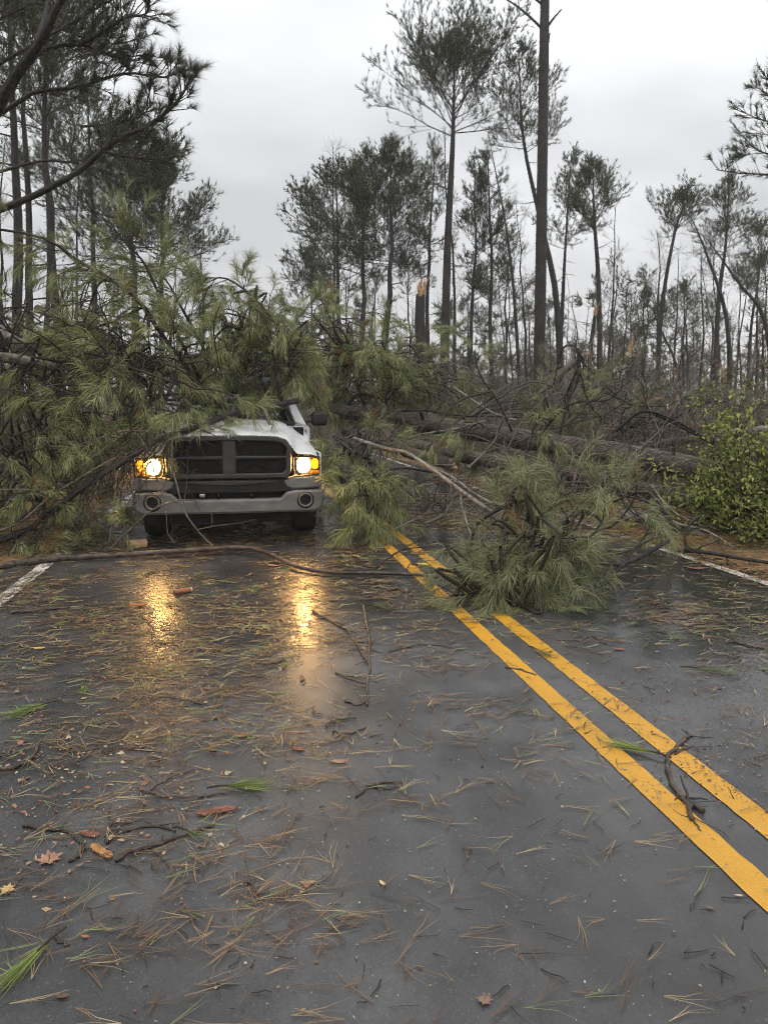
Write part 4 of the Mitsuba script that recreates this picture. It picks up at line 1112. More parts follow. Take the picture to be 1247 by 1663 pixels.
def plate(poly, y0, y1, b=.01, bend=.10, res=.08, plane='xz'):
    """a plate cut to the polygon (x, z), from y0 (front) to y1 (back), front edge bevelled by b, bowed in plan by bend*x^2"""
    parts = []
    poly = poly.buffer(0)
    for g in getattr(poly, 'geoms', [poly]):
        inner = g.buffer(-b, join_style=2) if b else g
        for gi in getattr(inner, 'geoms', [inner]):
            cap = trimesh.creation.triangulate_polygon(gi.segmentize(res), engine='earcut')
            v = np.column_stack([cap[0][:, 0], np.full(len(cap[0]), y0), cap[0][:, 1]])
            parts.append((v, cap[1]))
        for rin, rout in [(inner.exterior, g.exterior)] + list(zip(inner.interiors, g.interiors)) if inner.geom_type == 'Polygon' else []:
            n = max(16, int(rout.length / res * 1.6))
            c = np.array(rout.coords)[:-1]
            s = np.unique(np.concatenate([np.linspace(0, rout.length, n, endpoint=False), [rout.project(Point(q)) for q in c]]))
            po = np.array([rout.interpolate(t).coords[0] for t in s])
            pi = np.array([rin.interpolate(rin.project(Point(q))).coords[0] for q in po])
            m = len(s)
            v = np.vstack([np.column_stack([pi[:, 0], np.full(m, y0), pi[:, 1]]), np.column_stack([po[:, 0], np.full(m, y0 + b), po[:, 1]]), np.column_stack([po[:, 0], np.full(m, y1), po[:, 1]])])
            k = np.arange(m); k2 = (k + 1) % m
            f = np.vstack([np.stack([k, k2, k2 + m], 1), np.stack([k, k2 + m, k + m], 1), np.stack([k + m, k2 + m, k2 + 2 * m], 1), np.stack([k + m, k2 + 2 * m, k + 2 * m], 1)])
            parts.append((v, f))
    v, f = join(parts)
    t = trimesh.Trimesh(v, f, process=False)
    t.merge_vertices()
    vv, ff = trimesh.remesh.subdivide_to_size(t.vertices, t.faces, .12, max_iter=6)
    vv = vv.copy()
    vv[:, 1] += bend * vv[:, 0] ** 2
    t = trimesh.Trimesh(vv, ff, process=True)
    trimesh.repair.fix_normals(t)
    return t


def place(m):
    if not isinstance(m, trimesh.Trimesh): m = trimesh.Trimesh(m[0], m[1] if np.asarray(m[1]).shape[1] == 3 else np.vstack([np.asarray(m[1])[:, :3], np.asarray(m[1])[:, [0, 2, 3]]]), process=False)
    m = m.copy(); m.apply_translation(TR); return m


def tp(part, mesh, m, smooth=30, **k): return put(f'{truck}__{part}', place(mesh), m, smooth, **k)
def mirror(p): return affinity.scale(p, -1, 1, origin=(0, 0))
def poly(*p): return Polygon(p)
def rbox(x0, x1, z0, z1, r): return sbox(x0 + r, z0 + r, x1 - r, z1 - r).buffer(r)


def rounded_box(lo, hi, r=.03):
    import manifold3d
    lo, hi = np.array(lo, float), np.array(hi, float)
    c = [manifold3d.Manifold.sphere(r, 12).translate([a, b, d]) for a in (lo[0] + r, hi[0] - r) for b in (lo[1] + r, hi[1] - r) for d in (lo[2] + r, hi[2] - r)]
    mm = manifold3d.Manifold.batch_hull(c).to_mesh()
    return trimesh.Trimesh(mm.vert_properties[:, :3], mm.tri_verts)


def hull(pts): return trimesh.convex.convex_hull(np.array(pts, float))


# hood and fenders: cross-sections from the front lip back to the windshield
ys = np.array([.0, .012, .035, .08, .16, .35, .6, .9, 1.2, 1.46])
zc = np.array([1.165, 1.192, 1.208, 1.222, 1.236, 1.262, 1.288, 1.312, 1.330, 1.338])
zin = np.interp(ys, [0, .05, .3, .8, 1.46], [.985, 1.01, 1.075, 1.15, 1.215])
zout = np.interp(ys, [0, .05, .3, .8, 1.46], [.965, .985, 1.03, 1.075, 1.10])
hx = np.array([0, .12, .25, .36, .47, .56, .62, .665])
hv = []
rr = np.random.default_rng(8)
for i, y in enumerate(ys):
    wd = 1 + .10 * min(1, y / 1.2)
    dz = np.array([0, -.001, -.004, -.004, -.010, -.026, -.055, -.105]) * (1 + .1 * min(1, y))
    xs = hx * wd
    row = np.column_stack([xs, y + .10 * xs ** 2 * (1 - .5 * min(1, y)), zc[i] + dz])
    hv.append(np.vstack([row[::-1] * [-1, 1, 1], row[1:]]))
hv = np.array(hv); n1, n2 = hv.shape[:2]
dent = meshkit.fbm(hv.reshape(-1, 3) * 2.4 + 3, octaves=3, seed=6).reshape(n1, n2) - .5
hv[2:, :, 2] += (dent * .022)[2:]
i, j = np.meshgrid(np.arange(n1 - 1), np.arange(n2 - 1), indexing='ij'); a = (i * n2 + j).ravel()
tp('hood', (hv.reshape(-1, 3), np.stack([a, a + 1, a + n2 + 1, a + n2], 1)), 'm_paint', True, label='white hood, dented and strewn with wet bits')
for sgn in (1, -1):
    fv = []
    for i, y in enumerate(ys):
        wd = 1 + .10 * min(1, y / 1.2)
        x0 = .665 * wd
        pts = [(x0 - .004, zc[i] - .108), (x0 + .022, zin[i] + .035), (x0 + .055, zin[i]), (.80, zin[i] - .006), (.87, zout[i] + .012), (.93, zout[i] - .012), (.968, zout[i] - .055), (.985, zout[i] - .12)]
        if i == 0: pts = [(x, max(z, .958) if x < .95 else z) for x, z in pts]
        fv.append([(sgn * x, y + .10 * x ** 2 * (1 - .5 * min(1, y)), z) for x, z in pts])
    fv = np.array(fv); m1, m2 = fv.shape[:2]
    i, j = np.meshgrid(np.arange(m1 - 1), np.arange(m2 - 1), indexing='ij'); a = (i * m2 + j).ravel()
    fq = np.stack([a, a + 1, a + m2 + 1, a + m2], 1)
    fk = tp('fender', (fv.reshape(-1, 3), fq if sgn > 0 else fq[:, ::-1]), 'm_paint', True)
    side = sbox(.08, .42, 1.56, .99).difference(Point(.95, .38).buffer(.47, 32))
    sv = plate(side, 0, .03, .004, 0)
    v = sv.vertices; sv.vertices = np.column_stack([sgn * (.985 - v[:, 1]) - 0 * v[:, 0], v[:, 0] + .05, v[:, 2]])
    tp('fender_side', sv, 'm_paint')

# grille
outer = Polygon([(-.655, 1.05), (-.60, 1.135), (-.50, 1.168), (-.25, 1.180), (0, 1.184), (.25, 1.180), (.50, 1.168), (.60, 1.135), (.655, 1.05), (.645, .80), (.60, .738), (-.60, .738), (-.645, .80)]).buffer(.012).buffer(-.006)
inner = Polygon([(-.60, 1.045), (-.56, 1.10), (-.47, 1.122), (0, 1.132), (.47, 1.122), (.56, 1.10), (.60, 1.045), (.592, .82), (.56, .785), (-.56, .785), (-.592, .82)])
tp('grille__frame', plate(outer.difference(inner), -.035, .05, .012), 'm_grey')
tp('grille__upright', plate(rbox(-.072, .072, .772, 1.137, .012), -.030, .05, .014), 'm_grey')
for s in (1, -1):
    b = poly((.060, .938), (.060, .972), (.605, .966), (.605, .942)); b = b if s > 0 else mirror(b)
    tp('grille__crossbar', plate(b, -.024, .05, .008), 'm_grey')
tp('grille__backing', plate(inner.buffer(.03), .045, .06, 0), 'm_under', label='dark honeycomb mesh behind the grille bars')
mesh = []
for zz in np.arange(.80, 1.12, .022):
    for xx in np.arange(-.57, .58, .030):
        if inner.buffer(-.01).contains(Point(xx, zz)):
            mesh.append(trimesh.creation.box((.030, .008, .004), trimesh.transformations.translation_matrix([xx, .036 + .1 * xx * xx, zz])))
for xx in np.arange(-.57, .58, .034): mesh.append(trimesh.creation.box((.004, .008, .30), trimesh.transformations.translation_matrix([xx, .038 + .1 * xx * xx, .95])))
tp('grille__mesh', trimesh.util.concatenate(mesh), 'm_black', False, kind='stuff')
# emblem: a small shield with two curled horns on the hood lip
em = [trimesh.creation.annulus(.020, .030, .008, sections=20), trimesh.creation.extrude_polygon(poly((-.012, .014), (.012, .014), (.007, -.028), (0, -.036), (-.007, -.028)), .010, engine='earcut')]
em[0] = trimesh.util.concatenate([plate(Point(0, 0).buffer(.032).difference(Point(0, .004).buffer(.021)).difference(sbox(-.012, .012, .012, .05)), 0, .008, .002, 0)])
em[1] = plate(poly((-.013, .016), (.013, .016), (.007, -.022), (0, -.030), (-.007, -.022)), -.004, .008, .002, 0)
e_ = trimesh.util.concatenate(em); e_.apply_scale(1.35); e_.apply_translation([0, -.034, 1.192]); tp('emblem', e_, 'm_chrome')

# headlights
for s in (1, -1):
    shp = poly((.668, .955), (.962, .955), (.970, .93), (.968, .775), (.955, .752), (.72, .742), (.685, .765), (.668, .85))
    shp = shp if s > 0 else mirror(shp)
    h = f'{truck}__headlight' + ('' if s > 0 else '_001')
    put(h + '__housing', place(plate(shp, .035, .06, 0)), 'm_bowl', 30)
    put(h + '__rim', place(plate(shp.difference(shp.buffer(-.010)), -.004, .05, .003)), 'm_black', 30)
    cap = trimesh.creation.icosphere(3, 1.0); v = cap.vertices
    lamp = cap.copy(); lamp.vertices = v * [.084, .016, .088] + [s * .778, .10 * .778 ** 2 + .034, .862]
    put(h + '__lamp', place(lamp), None, True, emitter={'type': 'area', 'radiance': {'type': 'rgb', 'value': [50.0, 27.0, 8.0]}}, label='lit warm white lamp')
    am = cap.copy(); am.vertices = np.sign(v) * np.abs(v) ** .7 * [.038, .014, .058] + [s * .912, .10 * .912 ** 2 + .034, .872]
    put(h + '__turn_signal', place(am), None, True, emitter={'type': 'area', 'radiance': {'type': 'rgb', 'value': [.80, .20, .006]}}, label='lit amber turn signal')
    amb = sbox(.872, .765, .955, .800); amb = amb if s > 0 else mirror(amb)
    put(h + '__reflector', place(plate(amb, .012, .04, .004)), 'm_amber', 30)

# bumper
up = poly((-.62, .725), (.62, .725), (.66, .70), (.66, .60), (.56, .575), (-.56, .575), (-.66, .60), (-.66, .70))
tp('bumper__pad', plate(up, .0, .12, .012), 'm_black')
lip = Polygon([(-.50, .705), (-.30, .712), (0, .715), (.30, .712), (.50, .705), (.50, .690), (.30, .668), (0, .655), (-.30, .668), (-.50, .690)])
tp('bumper__lip', plate(lip, -.028, .05, .012), 'm_grey')
for s in (1, -1):
    cap_ = Polygon([(.575, .700), (.70, .735), (.955, .742), (.985, .72), (.985, .625), (.665, .610), (.60, .640)]).buffer(.006)
    tp('bumper__end_cap', plate(cap_ if s > 0 else mirror(cap_), -.012, .20, .016), 'm_bumper')
    st = sbox(.60, .575, .975, .62)
    tp('bumper__strip', plate(st if s > 0 else mirror(st), .015, .2, .004), 'm_black')
low = Polygon([(-.995, .58), (-.70, .588), (-.60, .57), (-.54, .505), (.54, .505), (.60, .57), (.70, .588), (.995, .58), (1.0, .50), (.975, .40), (.90, .365), (.5, .372), (-.5, .372), (-.90, .365), (-.975, .40), (-1.0, .50)]).buffer(.008)
for s in (1, -1): low = low.difference(Point(s * .80, .487).buffer(.072))
tp('bumper__bar', plate(low, -.040, .22, .022), 'm_bumper')
tp('bumper__intake', plate(sbox(-.60, .49, .60, .60), .09, .11, 0), 'm_under')
tp('bumper__valance', plate(sbox(-.66, .245, .66, .375), .10, .18, .01), 'm_under')
for s in (1, -1):
    rg = Point(s * .80, .487).buffer(.078).difference(Point(s * .80, .487).buffer(.060))
    tp('bumper__fog_bezel', plate(rg, -.048, .02, .006), 'm_bumper')
    tp('bumper__fog_recess', plate(Point(s * .80, .487).buffer(.068), .035, .05, 0), 'm_black')
    sl = [trimesh.creation.box((.115 * math.sqrt(max(.05, 1 - ((zz - .487) / .062) ** 2)), .010, .007), trimesh.transformations.translation_matrix([s * .80, .018 + .064, zz])) for zz in np.arange(.44, .54, .018)]
    for b in sl: tp('bumper__fog_slat', b, 'm_grey', False)
tp('licence_bracket', rounded_box((-.315, .0, .54), (-.26, .02, .575), .006), 'm_chrome')
for x in (-.12, .22):
    hk = trimesh.creation.torus(.028, .009); hk.apply_transform(trimesh.transformations.rotation_matrix(math.pi / 2, [0, 1, 0])); hk.apply_translation([x, .02, .545]); tp('tow_hook', hk, 'm_black')

# cab
PIL = .05
for s in (1, -1):
    door = poly((1.50, .45), (3.95, .45), (3.95, 1.27), (1.50, 1.23))
    dv = plate(door, 0, .04, .006, 0); v = dv.vertices; dv.vertices = np.column_stack([s * (.985 - v[:, 1]), v[:, 0], v[:, 2]]); tp('door', dv, 'm_paint')
    pill = [(s * .80, 1.47, 1.31), (s * .945, 1.52, 1.26), (s * .71, 2.20, 1.82), (s * .655, 2.14, 1.835), (s * .80, 1.52, 1.27), (s * .64, 2.18, 1.80)]
    tp('pillar', hull(pill), 'm_paint')
    for yy in (2.75, 3.85):
        tp('pillar', hull([(s * .93, yy, 1.26), (s * .93, yy + .1, 1.26), (s * .72, yy + .02, 1.83), (s * .72, yy + .1, 1.83), (s * .88, yy, 1.26), (s * .88, yy + .1, 1.26), (s * .66, yy + .02, 1.83), (s * .66, yy + .1, 1.83)]), 'm_paint')
    gl = np.array([(s * .89, 1.62, 1.27), (s * .89, 3.86, 1.27), (s * .715, 3.86, 1.81), (s * .715, 2.24, 1.81)]); tp('side_window', (gl, np.array([[0, 1, 2], [0, 2, 3]])), 'm_pane', False)
    tp('mirror__shell', rounded_box((s * 1.02 - (.0 if s > 0 else .21), 1.66, 1.25), (s * 1.02 + (.21 if s > 0 else 0), 1.76, 1.43), .045), 'm_black')
    tp('mirror__arm', hull([(s * .95, 1.67, 1.285), (s * .95, 1.73, 1.285), (s * .95, 1.67, 1.31), (s * .95, 1.73, 1.31), (s * 1.06, 1.69, 1.30), (s * 1.06, 1.73, 1.30), (s * 1.06, 1.69, 1.33), (s * 1.06, 1.73, 1.33)]), 'm_black')
    bd = poly((4.0, .50), (5.72, .50), (5.72, 1.30), (4.0, 1.30)).difference(Point(4.75, .38).buffer(.47))
    bv = plate(bd, 0, .05, .006, 0); v = bv.vertices; bv.vertices = np.column_stack([s * (.985 - v[:, 1]), v[:, 0], v[:, 2]]); tp('bed_side', bv, 'm_paint')
for s in (1, -1): tp('cowl_side', hull([(s * .70, 1.38, 1.20), (s * .94, 1.38, 1.06), (s * .70, 1.38, 1.02), (s * .94, 1.38, .96), (s * .78, 1.60, 1.285), (s * .945, 1.62, 1.235), (s * .97, 1.60, 1.0), (s * .72, 1.46, 1.29), (s * .86, 1.46, 1.20), (s * .97, 1.40, 1.04)]), 'm_paint')
for s in (1, -1): tp('belt', hull([(s * a, b, c) for a in (.86, .972) for b in (1.52, 3.95) for c in (1.20, 1.252)]), 'm_paint')
tp('roof', rounded_box((-.70, 2.12, 1.80), (.70, 3.98, 1.885), .04), 'm_paint')
ws = []
for t in np.linspace(0, 1, 9):
    for u in np.linspace(-1, 1, 15):
        hw = .80 + (.66 - .80) * t
        ws.append((u * hw, 1.44 + .70 * t + .07 * u * u - .02, 1.325 + .50 * t - .012 * u * u))
ws = np.array(ws); i, j = np.meshgrid(np.arange(8), np.arange(14), indexing='ij'); a = (i * 15 + j).ravel()
tp('windshield', (ws, np.stack([a, a + 1, a + 16, a + 15], 1)), 'm_pane', True)
tp('cowl', rounded_box((-.80, 1.42, 1.26), (.80, 1.60, 1.318), .02), 'm_black')
tp('dashboard', rounded_box((-.80, 1.62, 1.10), (.80, 2.15, 1.30), .04), 'm_under')
for x in (-.4, .4): tp('seat', rounded_box((x - .28, 2.7, .8), (x + .28, 2.95, 1.58), .06), 'm_under')
tp('rear_wall', rounded_box((-.9, 3.90, .6), (.9, 3.97, 1.82), .02), 'm_under')
for x0 in (-.42, .12):
    tp('wiper', tubes(np.array([[(x0, 1.44, 1.335), (x0 + .25, 1.50, 1.372), (x0 + .52, 1.505, 1.366)]]), np.array([[.010, .009, .006]]), 6), 'm_black')
tp('tailgate', rounded_box((-.95, 5.68, .55), (.95, 5.73, 1.28), .02), 'm_paint')
tp('bed_floor', rounded_box((-.93, 3.99, .68), (.93, 5.68, .74), .02), 'm_under')
for x in (-.42, .42): tp('frame_rail', rounded_box((x - .05, .25, .42), (x + .05, 5.6, .58), .02), 'm_under')
tp('crossmember', rounded_box((-.62, .55, .22), (.62, .72, .46), .03), 'm_under')
tp('radiator', rounded_box((-.62, .28, .50), (.62, .33, 1.05), .02), 'm_under')
tp('engine', rounded_box((-.40, .45, .42), (.40, 1.35, 1.05), .05), 'm_under')
tp('firewall', rounded_box((-.90, 1.42, .42), (.90, 1.46, 1.24), .01), 'm_under')
tp('axle', tubes(np.array([[(-.7, .95, .36), (0, .95, .34), (.7, .95, .36)]]), np.array([[.05, .07, .05]]), 8), 'm_under')
tp('floor_pan', rounded_box((-.90, 1.42, .45), (.90, 3.95, .52), .02), 'm_under')
prof = np.array([(.205, -.10), (.225, -.125), (.30, -.135), (.345, -.130), (.372, -.105), (.378, -.05), (.378, .05), (.372, .105), (.345, .130), (.30, .135), (.225, .125), (.205, .10)])
for s in (1, -1):
    for yy in (.95, 4.75):
        ty = trimesh.creation.revolve(prof, sections=48)
        v = ty.vertices; rad_ = np.hypot(v[:, 0], v[:, 1]); an = np.arctan2(v[:, 1], v[:, 0])
        tread = np.where(rad_ > .365, 1 - .02 * (np.sin(an * 48 + 20 * v[:, 2]) > .2), 1)
        v = v * np.column_stack([tread, tread, np.ones(len(v))])
        ty.vertices = np.column_stack([v[:, 2] + s * .84, v[:, 0] + yy, v[:, 1] + .378])
        n = USED.get('@wheel', -1) + 1; USED['@wheel'] = n
        w = f'{truck}__wheel' + ('' if n == 0 else f'_{n:03d}')
        put(w + '__tyre', place(ty), 'm_tyre', 30)
        rim = trimesh.creation.cylinder(.205, .16, sections=32); v = rim.vertices
        rim.vertices = np.column_stack([v[:, 2] + s * .86, v[:, 0] + yy, v[:, 1] + .378]); put(w + '__rim', place(rim), 'm_rim', 30)

# ------------------------------------------------------------------ litter on the road
def ground_path(pts, lift=.0, r=.01, n=14):
    P = smooth_path([G(*q[:2]) for q in pts], n); P[:, 2] = r * .9 + lift
    return P


def stick(label, specs, mat='m_bark', seed=0, side=0, L=(.05, .16), name='stick'):
    key = thing(name, label, 'stick')
    r = np.random.default_rng(8000 + seed); a = Acc()
    for pts, r0, r1 in specs:
        P = ground_path(pts, 0, r0, max(8, 3 * len(pts)))
        P[1:-1] += r.normal(0, .003, (len(P) - 2, 3)); P[:, 2] = np.maximum(P[:, 2], r1)
        put(key + '__stem', rough_tube(P, r0, r1, 8, len(P) * 2, seed, .22, 40), mat, True)
        for _ in range(side):
            i_ = r.integers(1, len(P) - 1)
            d = side_dir(unit(P[i_ + 1] - P[i_ - 1]), r.uniform(.5, 1.1), r.choice([0, math.pi]) + r.normal(0, .2)); d[2] = abs(d[2]) * .4
            tw, _ = curve(P[i_], d, r.uniform(*L), 5, r, .2, -.02); tw[:, 2] = np.maximum(tw[:, 2], .004)
            a.tube(tw, r1 * .6 * np.array([1, .9, .8, .6, .4]), 5)
    if a.tw: put(key + '__twigs', a.mesh(), 'm_twig', True, kind='stuff')


key = thing('fallen_branch', 'long thin dark branch lying across the left lane in front of the pickup', 'branch')
rng = np.random.default_rng(51)
P = smooth_path([G(-90, 928) + [0, 0, .02], G(0, 924) + [0, 0, .03], G(90, 914) + [0, 0, .04], G(190, 910) + [0, 0, .05], G(300, 904) + [0, 0, .06], G(390, 900) + [0, 0, .07], G(430, 906) + [0, 0, .06], G(480, 926) + [0, 0, .04], G(540, 935) + [0, 0, .03], G(620, 936) + [0, 0, .03], G(690, 938) + [0, 0, .02], G(745, 941) + [0, 0, .015]], 50)
put(key + '__stem', rough_tube(P, .036, .011, 10, 90, 2, .18, 16), 'm_stick', True)
acc = Acc()
for pts, r in (([(612, 930), (640, 908), (665, 898), (715, 896), (755, 893)], .009), ([(640, 908), (660, 896), (690, 880), (722, 868)], .007), ([(660, 935), (668, 922), (690, 915)], .006), ([(380, 900), (410, 885), (440, 878)], .007), ([(500, 925), (530, 905), (560, 898)], .006), ([(668, 925), (700, 930), (735, 950)], .008)):
    q = smooth_path([G(*a) + [0, 0, .05] for a in pts], 9)
    put(key + '__twig', tubes(q[None], np.linspace(r, r * .4, 9)[None], 6), 'm_bark', True)

ST = [
    ('forked dark twig on the bare asphalt left of the yellow lines', [([(508, 994), (545, 1015), (566, 1028), (585, 1060), (601, 1082)], .009, .006), ([(590, 985), (597, 1025), (600, 1075), (597, 1120), (596, 1148)], .008, .005), ([(545, 1094), (570, 1104), (595, 1112)], .005, .003), ([(560, 1140), (580, 1146), (596, 1140)], .005, .003)], 4),
    ('knobbly brown stick lying across both yellow lines in the foreground', [([(1112, 1203), (1094, 1222), (1083, 1232), (1085, 1256), (1093, 1280), (1106, 1297), (1116, 1312), (1124, 1336)], .0085, .0095), ([(1112, 1203), (1125, 1196)], .006, .004), ([(1118, 1318), (1128, 1312), (1140, 1322)], .009, .011), ([(1122, 1328), (1138, 1352)], .006, .003), ([(1095, 1228), (1120, 1215), (1135, 1222)], .005, .002)], 2),
    ('curved thin stem leading to the bright green tuft at lower left', [([(225, 1280), (245, 1290), (270, 1297), (320, 1296), (366, 1290)], .005, .004), ([(240, 1287), (262, 1272), (295, 1258), (330, 1250)], .005, .003)], 1),
    ('long dark stick below the reddish bark plate', [([(188, 1402), (225, 1385), (262, 1372), (300, 1360), (345, 1342)], .007, .005)], 2),
    ('crooked stick ending beside the orange bark strip', [([(38, 1344), (80, 1350), (105, 1352), (122, 1362), (136, 1374), (128, 1392), (112, 1402)], .007, .005), ([(175, 1372), (175, 1350), (192, 1330)], .006, .004), ([(176, 1362), (215, 1350), (250, 1344), (285, 1352)], .005, .004)], 2),
    ('straight dark stick lying level at the left, above the reddish bark plate', [([(165, 1222), (205, 1218), (235, 1219), (262, 1223)], .007, .005)], 1),
    ('bent dark stick at the left frame edge', [([(-20, 1252), (20, 1250), (50, 1236), (62, 1215), (65, 1202)], .009, .006), ([(-20, 1225), (10, 1232), (18, 1215)], .006, .004)], 1),
    ('short dark twig in the middle of the left lane, upper of two', [([(530, 1180), (548, 1172), (578, 1168)], .008, .004)], 1),
    ('short dark twig in the middle of the left lane, lower of two', [([(540, 1192), (565, 1194), (594, 1183)], .006, .004)], 0),
    ('small arched twig right of the tuft on the left lane', [([(578, 1296), (598, 1280), (620, 1273), (655, 1272)], .005, .003), ([(600, 1279), (625, 1283), (650, 1278)], .004, .002)], 1),
    ('tiny hooked twig at the lower left', [([(88, 1514), (92, 1526), (100, 1533), (113, 1535)], .004, .003)], 0),
    ('short dark twig pointing down in the lower left', [([(398, 1432), (412, 1444), (424, 1466)], .005, .003)], 0),
    ('stubby dark stick between the two headlight reflections', [([(428, 1081), (445, 1079), (462, 1075)], .009, .008)], 0),
    ('thin dark stick under the left headlight reflection', [([(225, 1138), (262, 1134), (290, 1137), (330, 1145)], .007, .004)], 1),
    ('dark knot of wood near the left yellow line', [([(630, 963), (645, 959), (663, 965)], .014, .010), ([(642, 958), (647, 951)], .008, .004)], 0),
    ('thin twig on the right lane near the right frame edge', [([(1180, 1041), (1210, 1048), (1242, 1054)], .006, .004)], 1),
    ('thin dark twig on the right lane with a curled end', [([(905, 1040), (940, 1042), (960, 1035), (985, 1048)], .005, .003), ([(862, 995), (885, 985), (905, 990)], .005, .003)], 1),
    ('short dark stick on the right lane', [([(820, 1085), (845, 1090), (870, 1098)], .006, .005)], 0),
    ('long thin twig lying across the left lane beside the forked twig', [([(630, 1060), (665, 1052), (700, 1048), (752, 1058)], .006, .003)], 2),
    ('dark stick on the left lane at the frame edge below the white line', [([(18, 998), (55, 994), (95, 990)], .012, .010)], 0),
    ('thin bent twig across the left headlight reflection', [([(165, 1012), (195, 1003), (225, 1000), (242, 1015), (248, 1045)], .006, .003), ([(225, 1000), (245, 985)], .004, .002)], 2),
    ('slim twig left of the right headlight reflection', [([(330, 1046), (362, 1050), (392, 1042)], .007, .004)], 1),
]
for i, (lab, sp, side) in enumerate(ST): stick(lab, sp, 'm_stick', i, side)

# fresh green needle tufts that fell on the road
TU = [  # base px, direction px, size, needles
    ('bright green needle tuft right of the reddish bark plate', (366, 1284), (440, 1279), 1.0, 60, .55), ('bright green needle tuft lying across the left yellow line in the foreground', (1058, 1228), (965, 1205), 1.15, 70, .35),
    ('bright green needle tuft at the bottom left corner', (70, 1548), (-10, 1620), 1.25, 60, .40), ('broad green needle tuft at the left frame edge', (72, 1150), (-20, 1178), 1.3, 70, .5),
    ('small green needle tuft left of the left headlight reflection', (138, 1118), (140, 1150), .8, 34, .8), ('green needle tuft right of the left headlight reflection', (305, 1010), (300, 1035), .95, 34, 1.0),
    ('small green needle tuft on the right headlight reflection', (462, 1078), (478, 1102), .7, 26, 1.0), ('thin star of green needles between the headlight reflections', (412, 966), (412, 950), .8, 26, 1.5),
    ('green needle clump in front of the left end of the white line', (118, 936), (125, 965), 1.4, 60, 1.0), ('green needle tuft lying on the right yellow line', (868, 1058), (912, 1078), .9, 34, .5),
    ('flat green needle sprig beside the left yellow line', (605, 984), (655, 1000), 1.1, 36, .45), ('dark green needle sprig on the right lane near the frame edge', (1130, 1090), (1215, 1100), 1.2, 40, .4),
    ('small green tuft on the right lane just beside the foreground bough', (1040, 982), (1046, 997), .8, 28, 1.0), ('flat green tuft on the right lane under the foreground bough', (1035, 1014), (1000, 1020), .8, 24, .6),
    ('green tuft at the end of a thin twig on the right lane', (1080, 1034), (1112, 1040), .9, 30, .8), ('small green tuft under the reddish bark plate', (300, 1356), (340, 1366), .7, 24, .6),
    ('green needle clump beside the long thin branch', (330, 935), (300, 960), 1.3, 40, 1.2), ('yellow green needle clump on the left lane under the long branch', (250, 930), (200, 960), 1.2, 40, 1.2),
    ('green needle tuft under the bumper of the pickup', (346, 862), (352, 890), 1.0, 30, .5)]
for i, (lab, b, e, s, n_, sp) in enumerate(TU):
    key = thing('needle_tuft', lab, 'pine needles'); r = np.random.default_rng(9000 + i)
    p, q = G(*b), G(*e); p[2] = .02; q[2] = .012
    d = unit(q - p)
    L = max(.13, np.linalg.norm(q - p)) if i < 4 or i in (9, 11) else .16 * s
    put(key + '__stem', tubes(np.array([[p - d * .07 * s + [0, 0, -.008], p - d * .03, p + d * .02]]), np.array([[.0035, .004, .003]]), 6), 'm_twig', True)
    tf = [(p + d * .03 * t, d + [0, 0, .06], 1) for t in (0, 1, 2)]
    v, f, c = needles(tf, r, int(n_ * .45), min(L, .21), .0019, (.03, max(.30, sp * .75)), .06, .035, ((.09, .15, .022), (.30, .36, .09)) if i < 8 else ((.07, .10, .03), (.2, .23, .09)), 2)
    v[:, 2] = .004 + np.abs(v[:, 2] - .004) * .8
    put(key + '__needles', (v, f), 'm_litter', color=c, kind='stuff')


def flat_leaf(label, px, size, col, ang, kind='leaf', shape='leaf', curl=.25, name='fallen_leaf', thick=0):
    p = G(*px); r = np.random.default_rng(int(px[0] * 7 + px[1]))
    if shape == 'leaf': out = [(0, -1), (.32, -.6), (.44, -.1), (.36, .35), (.15, .8), (0, 1.05), (-.15, .8), (-.36, .35), (-.44, -.1), (-.32, -.6)]
    elif shape == 'maple': out = [(0, -1), (.25, -.5), (.75, -.62), (.55, -.15), (1, .2), (.5, .3), (.45, .75), (.2, .5), (0, 1.05), (-.2, .5), (-.45, .75), (-.5, .3), (-1, .2), (-.55, -.15), (-.75, -.62), (-.25, -.5)]
    else: out = [(-.22, -1), (.18, -.95), (.26, -.5), (.22, .1), (.28, .6), (.08, 1.0), (-.2, .85), (-.28, .2), (-.22, -.4)]
    if shape == 'bark':
        q = np.vstack([out, out[:1]]); t = np.linspace(0, len(out), 34, endpoint=False); i0 = t.astype(int)
        out = q[i0] + (q[i0 + 1] - q[i0]) * (t - i0)[:, None] + r.normal(0, .045, (34, 2))
    o = np.array(out) * (1 + r.normal(0, .06, (len(out), 2)))
    ctr = np.zeros((1, 2)); v2 = np.vstack([ctr, o, o * .55])
    n = len(o); k = np.arange(n); k2 = (k + 1) % n
    f = np.vstack([np.stack([np.zeros(n, int), 1 + n + k, 1 + n + k2], 1), np.stack([1 + n + k, 1 + k, 1 + k2], 1), np.stack([1 + n + k, 1 + k2, 1 + n + k2], 1)])
    z = .006 / size + curl * (v2 ** 2).sum(1) * .5 + r.normal(0, .03, len(v2))
    z -= z.min() - .004 / size
    ca, sa = math.cos(ang), math.sin(ang)
    v = np.column_stack([v2[:, 0] * ca - v2[:, 1] * sa, v2[:, 0] * sa + v2[:, 1] * ca, z]) * size + p
    if thick:
        v = np.vstack([v, v + [0, 0, thick]]); m = len(v2)
        e = np.vstack([np.stack([1 + k, 1 + k2, 1 + k2 + m], 1), np.stack([1 + k, 1 + k2 + m, 1 + k + m], 1)])
        f = np.vstack([f[:, ::-1], f + m, e])
    c = np.asarray(col) * (1 + r.normal(0, .28 if shape == 'bark' else .15, (len(v), 1)))
    c = np.clip(c, .005, 1)
    key = thing(name, label, kind)
    scene[key] = mikit.ply((v, f), 'm_litter', False, color=c)


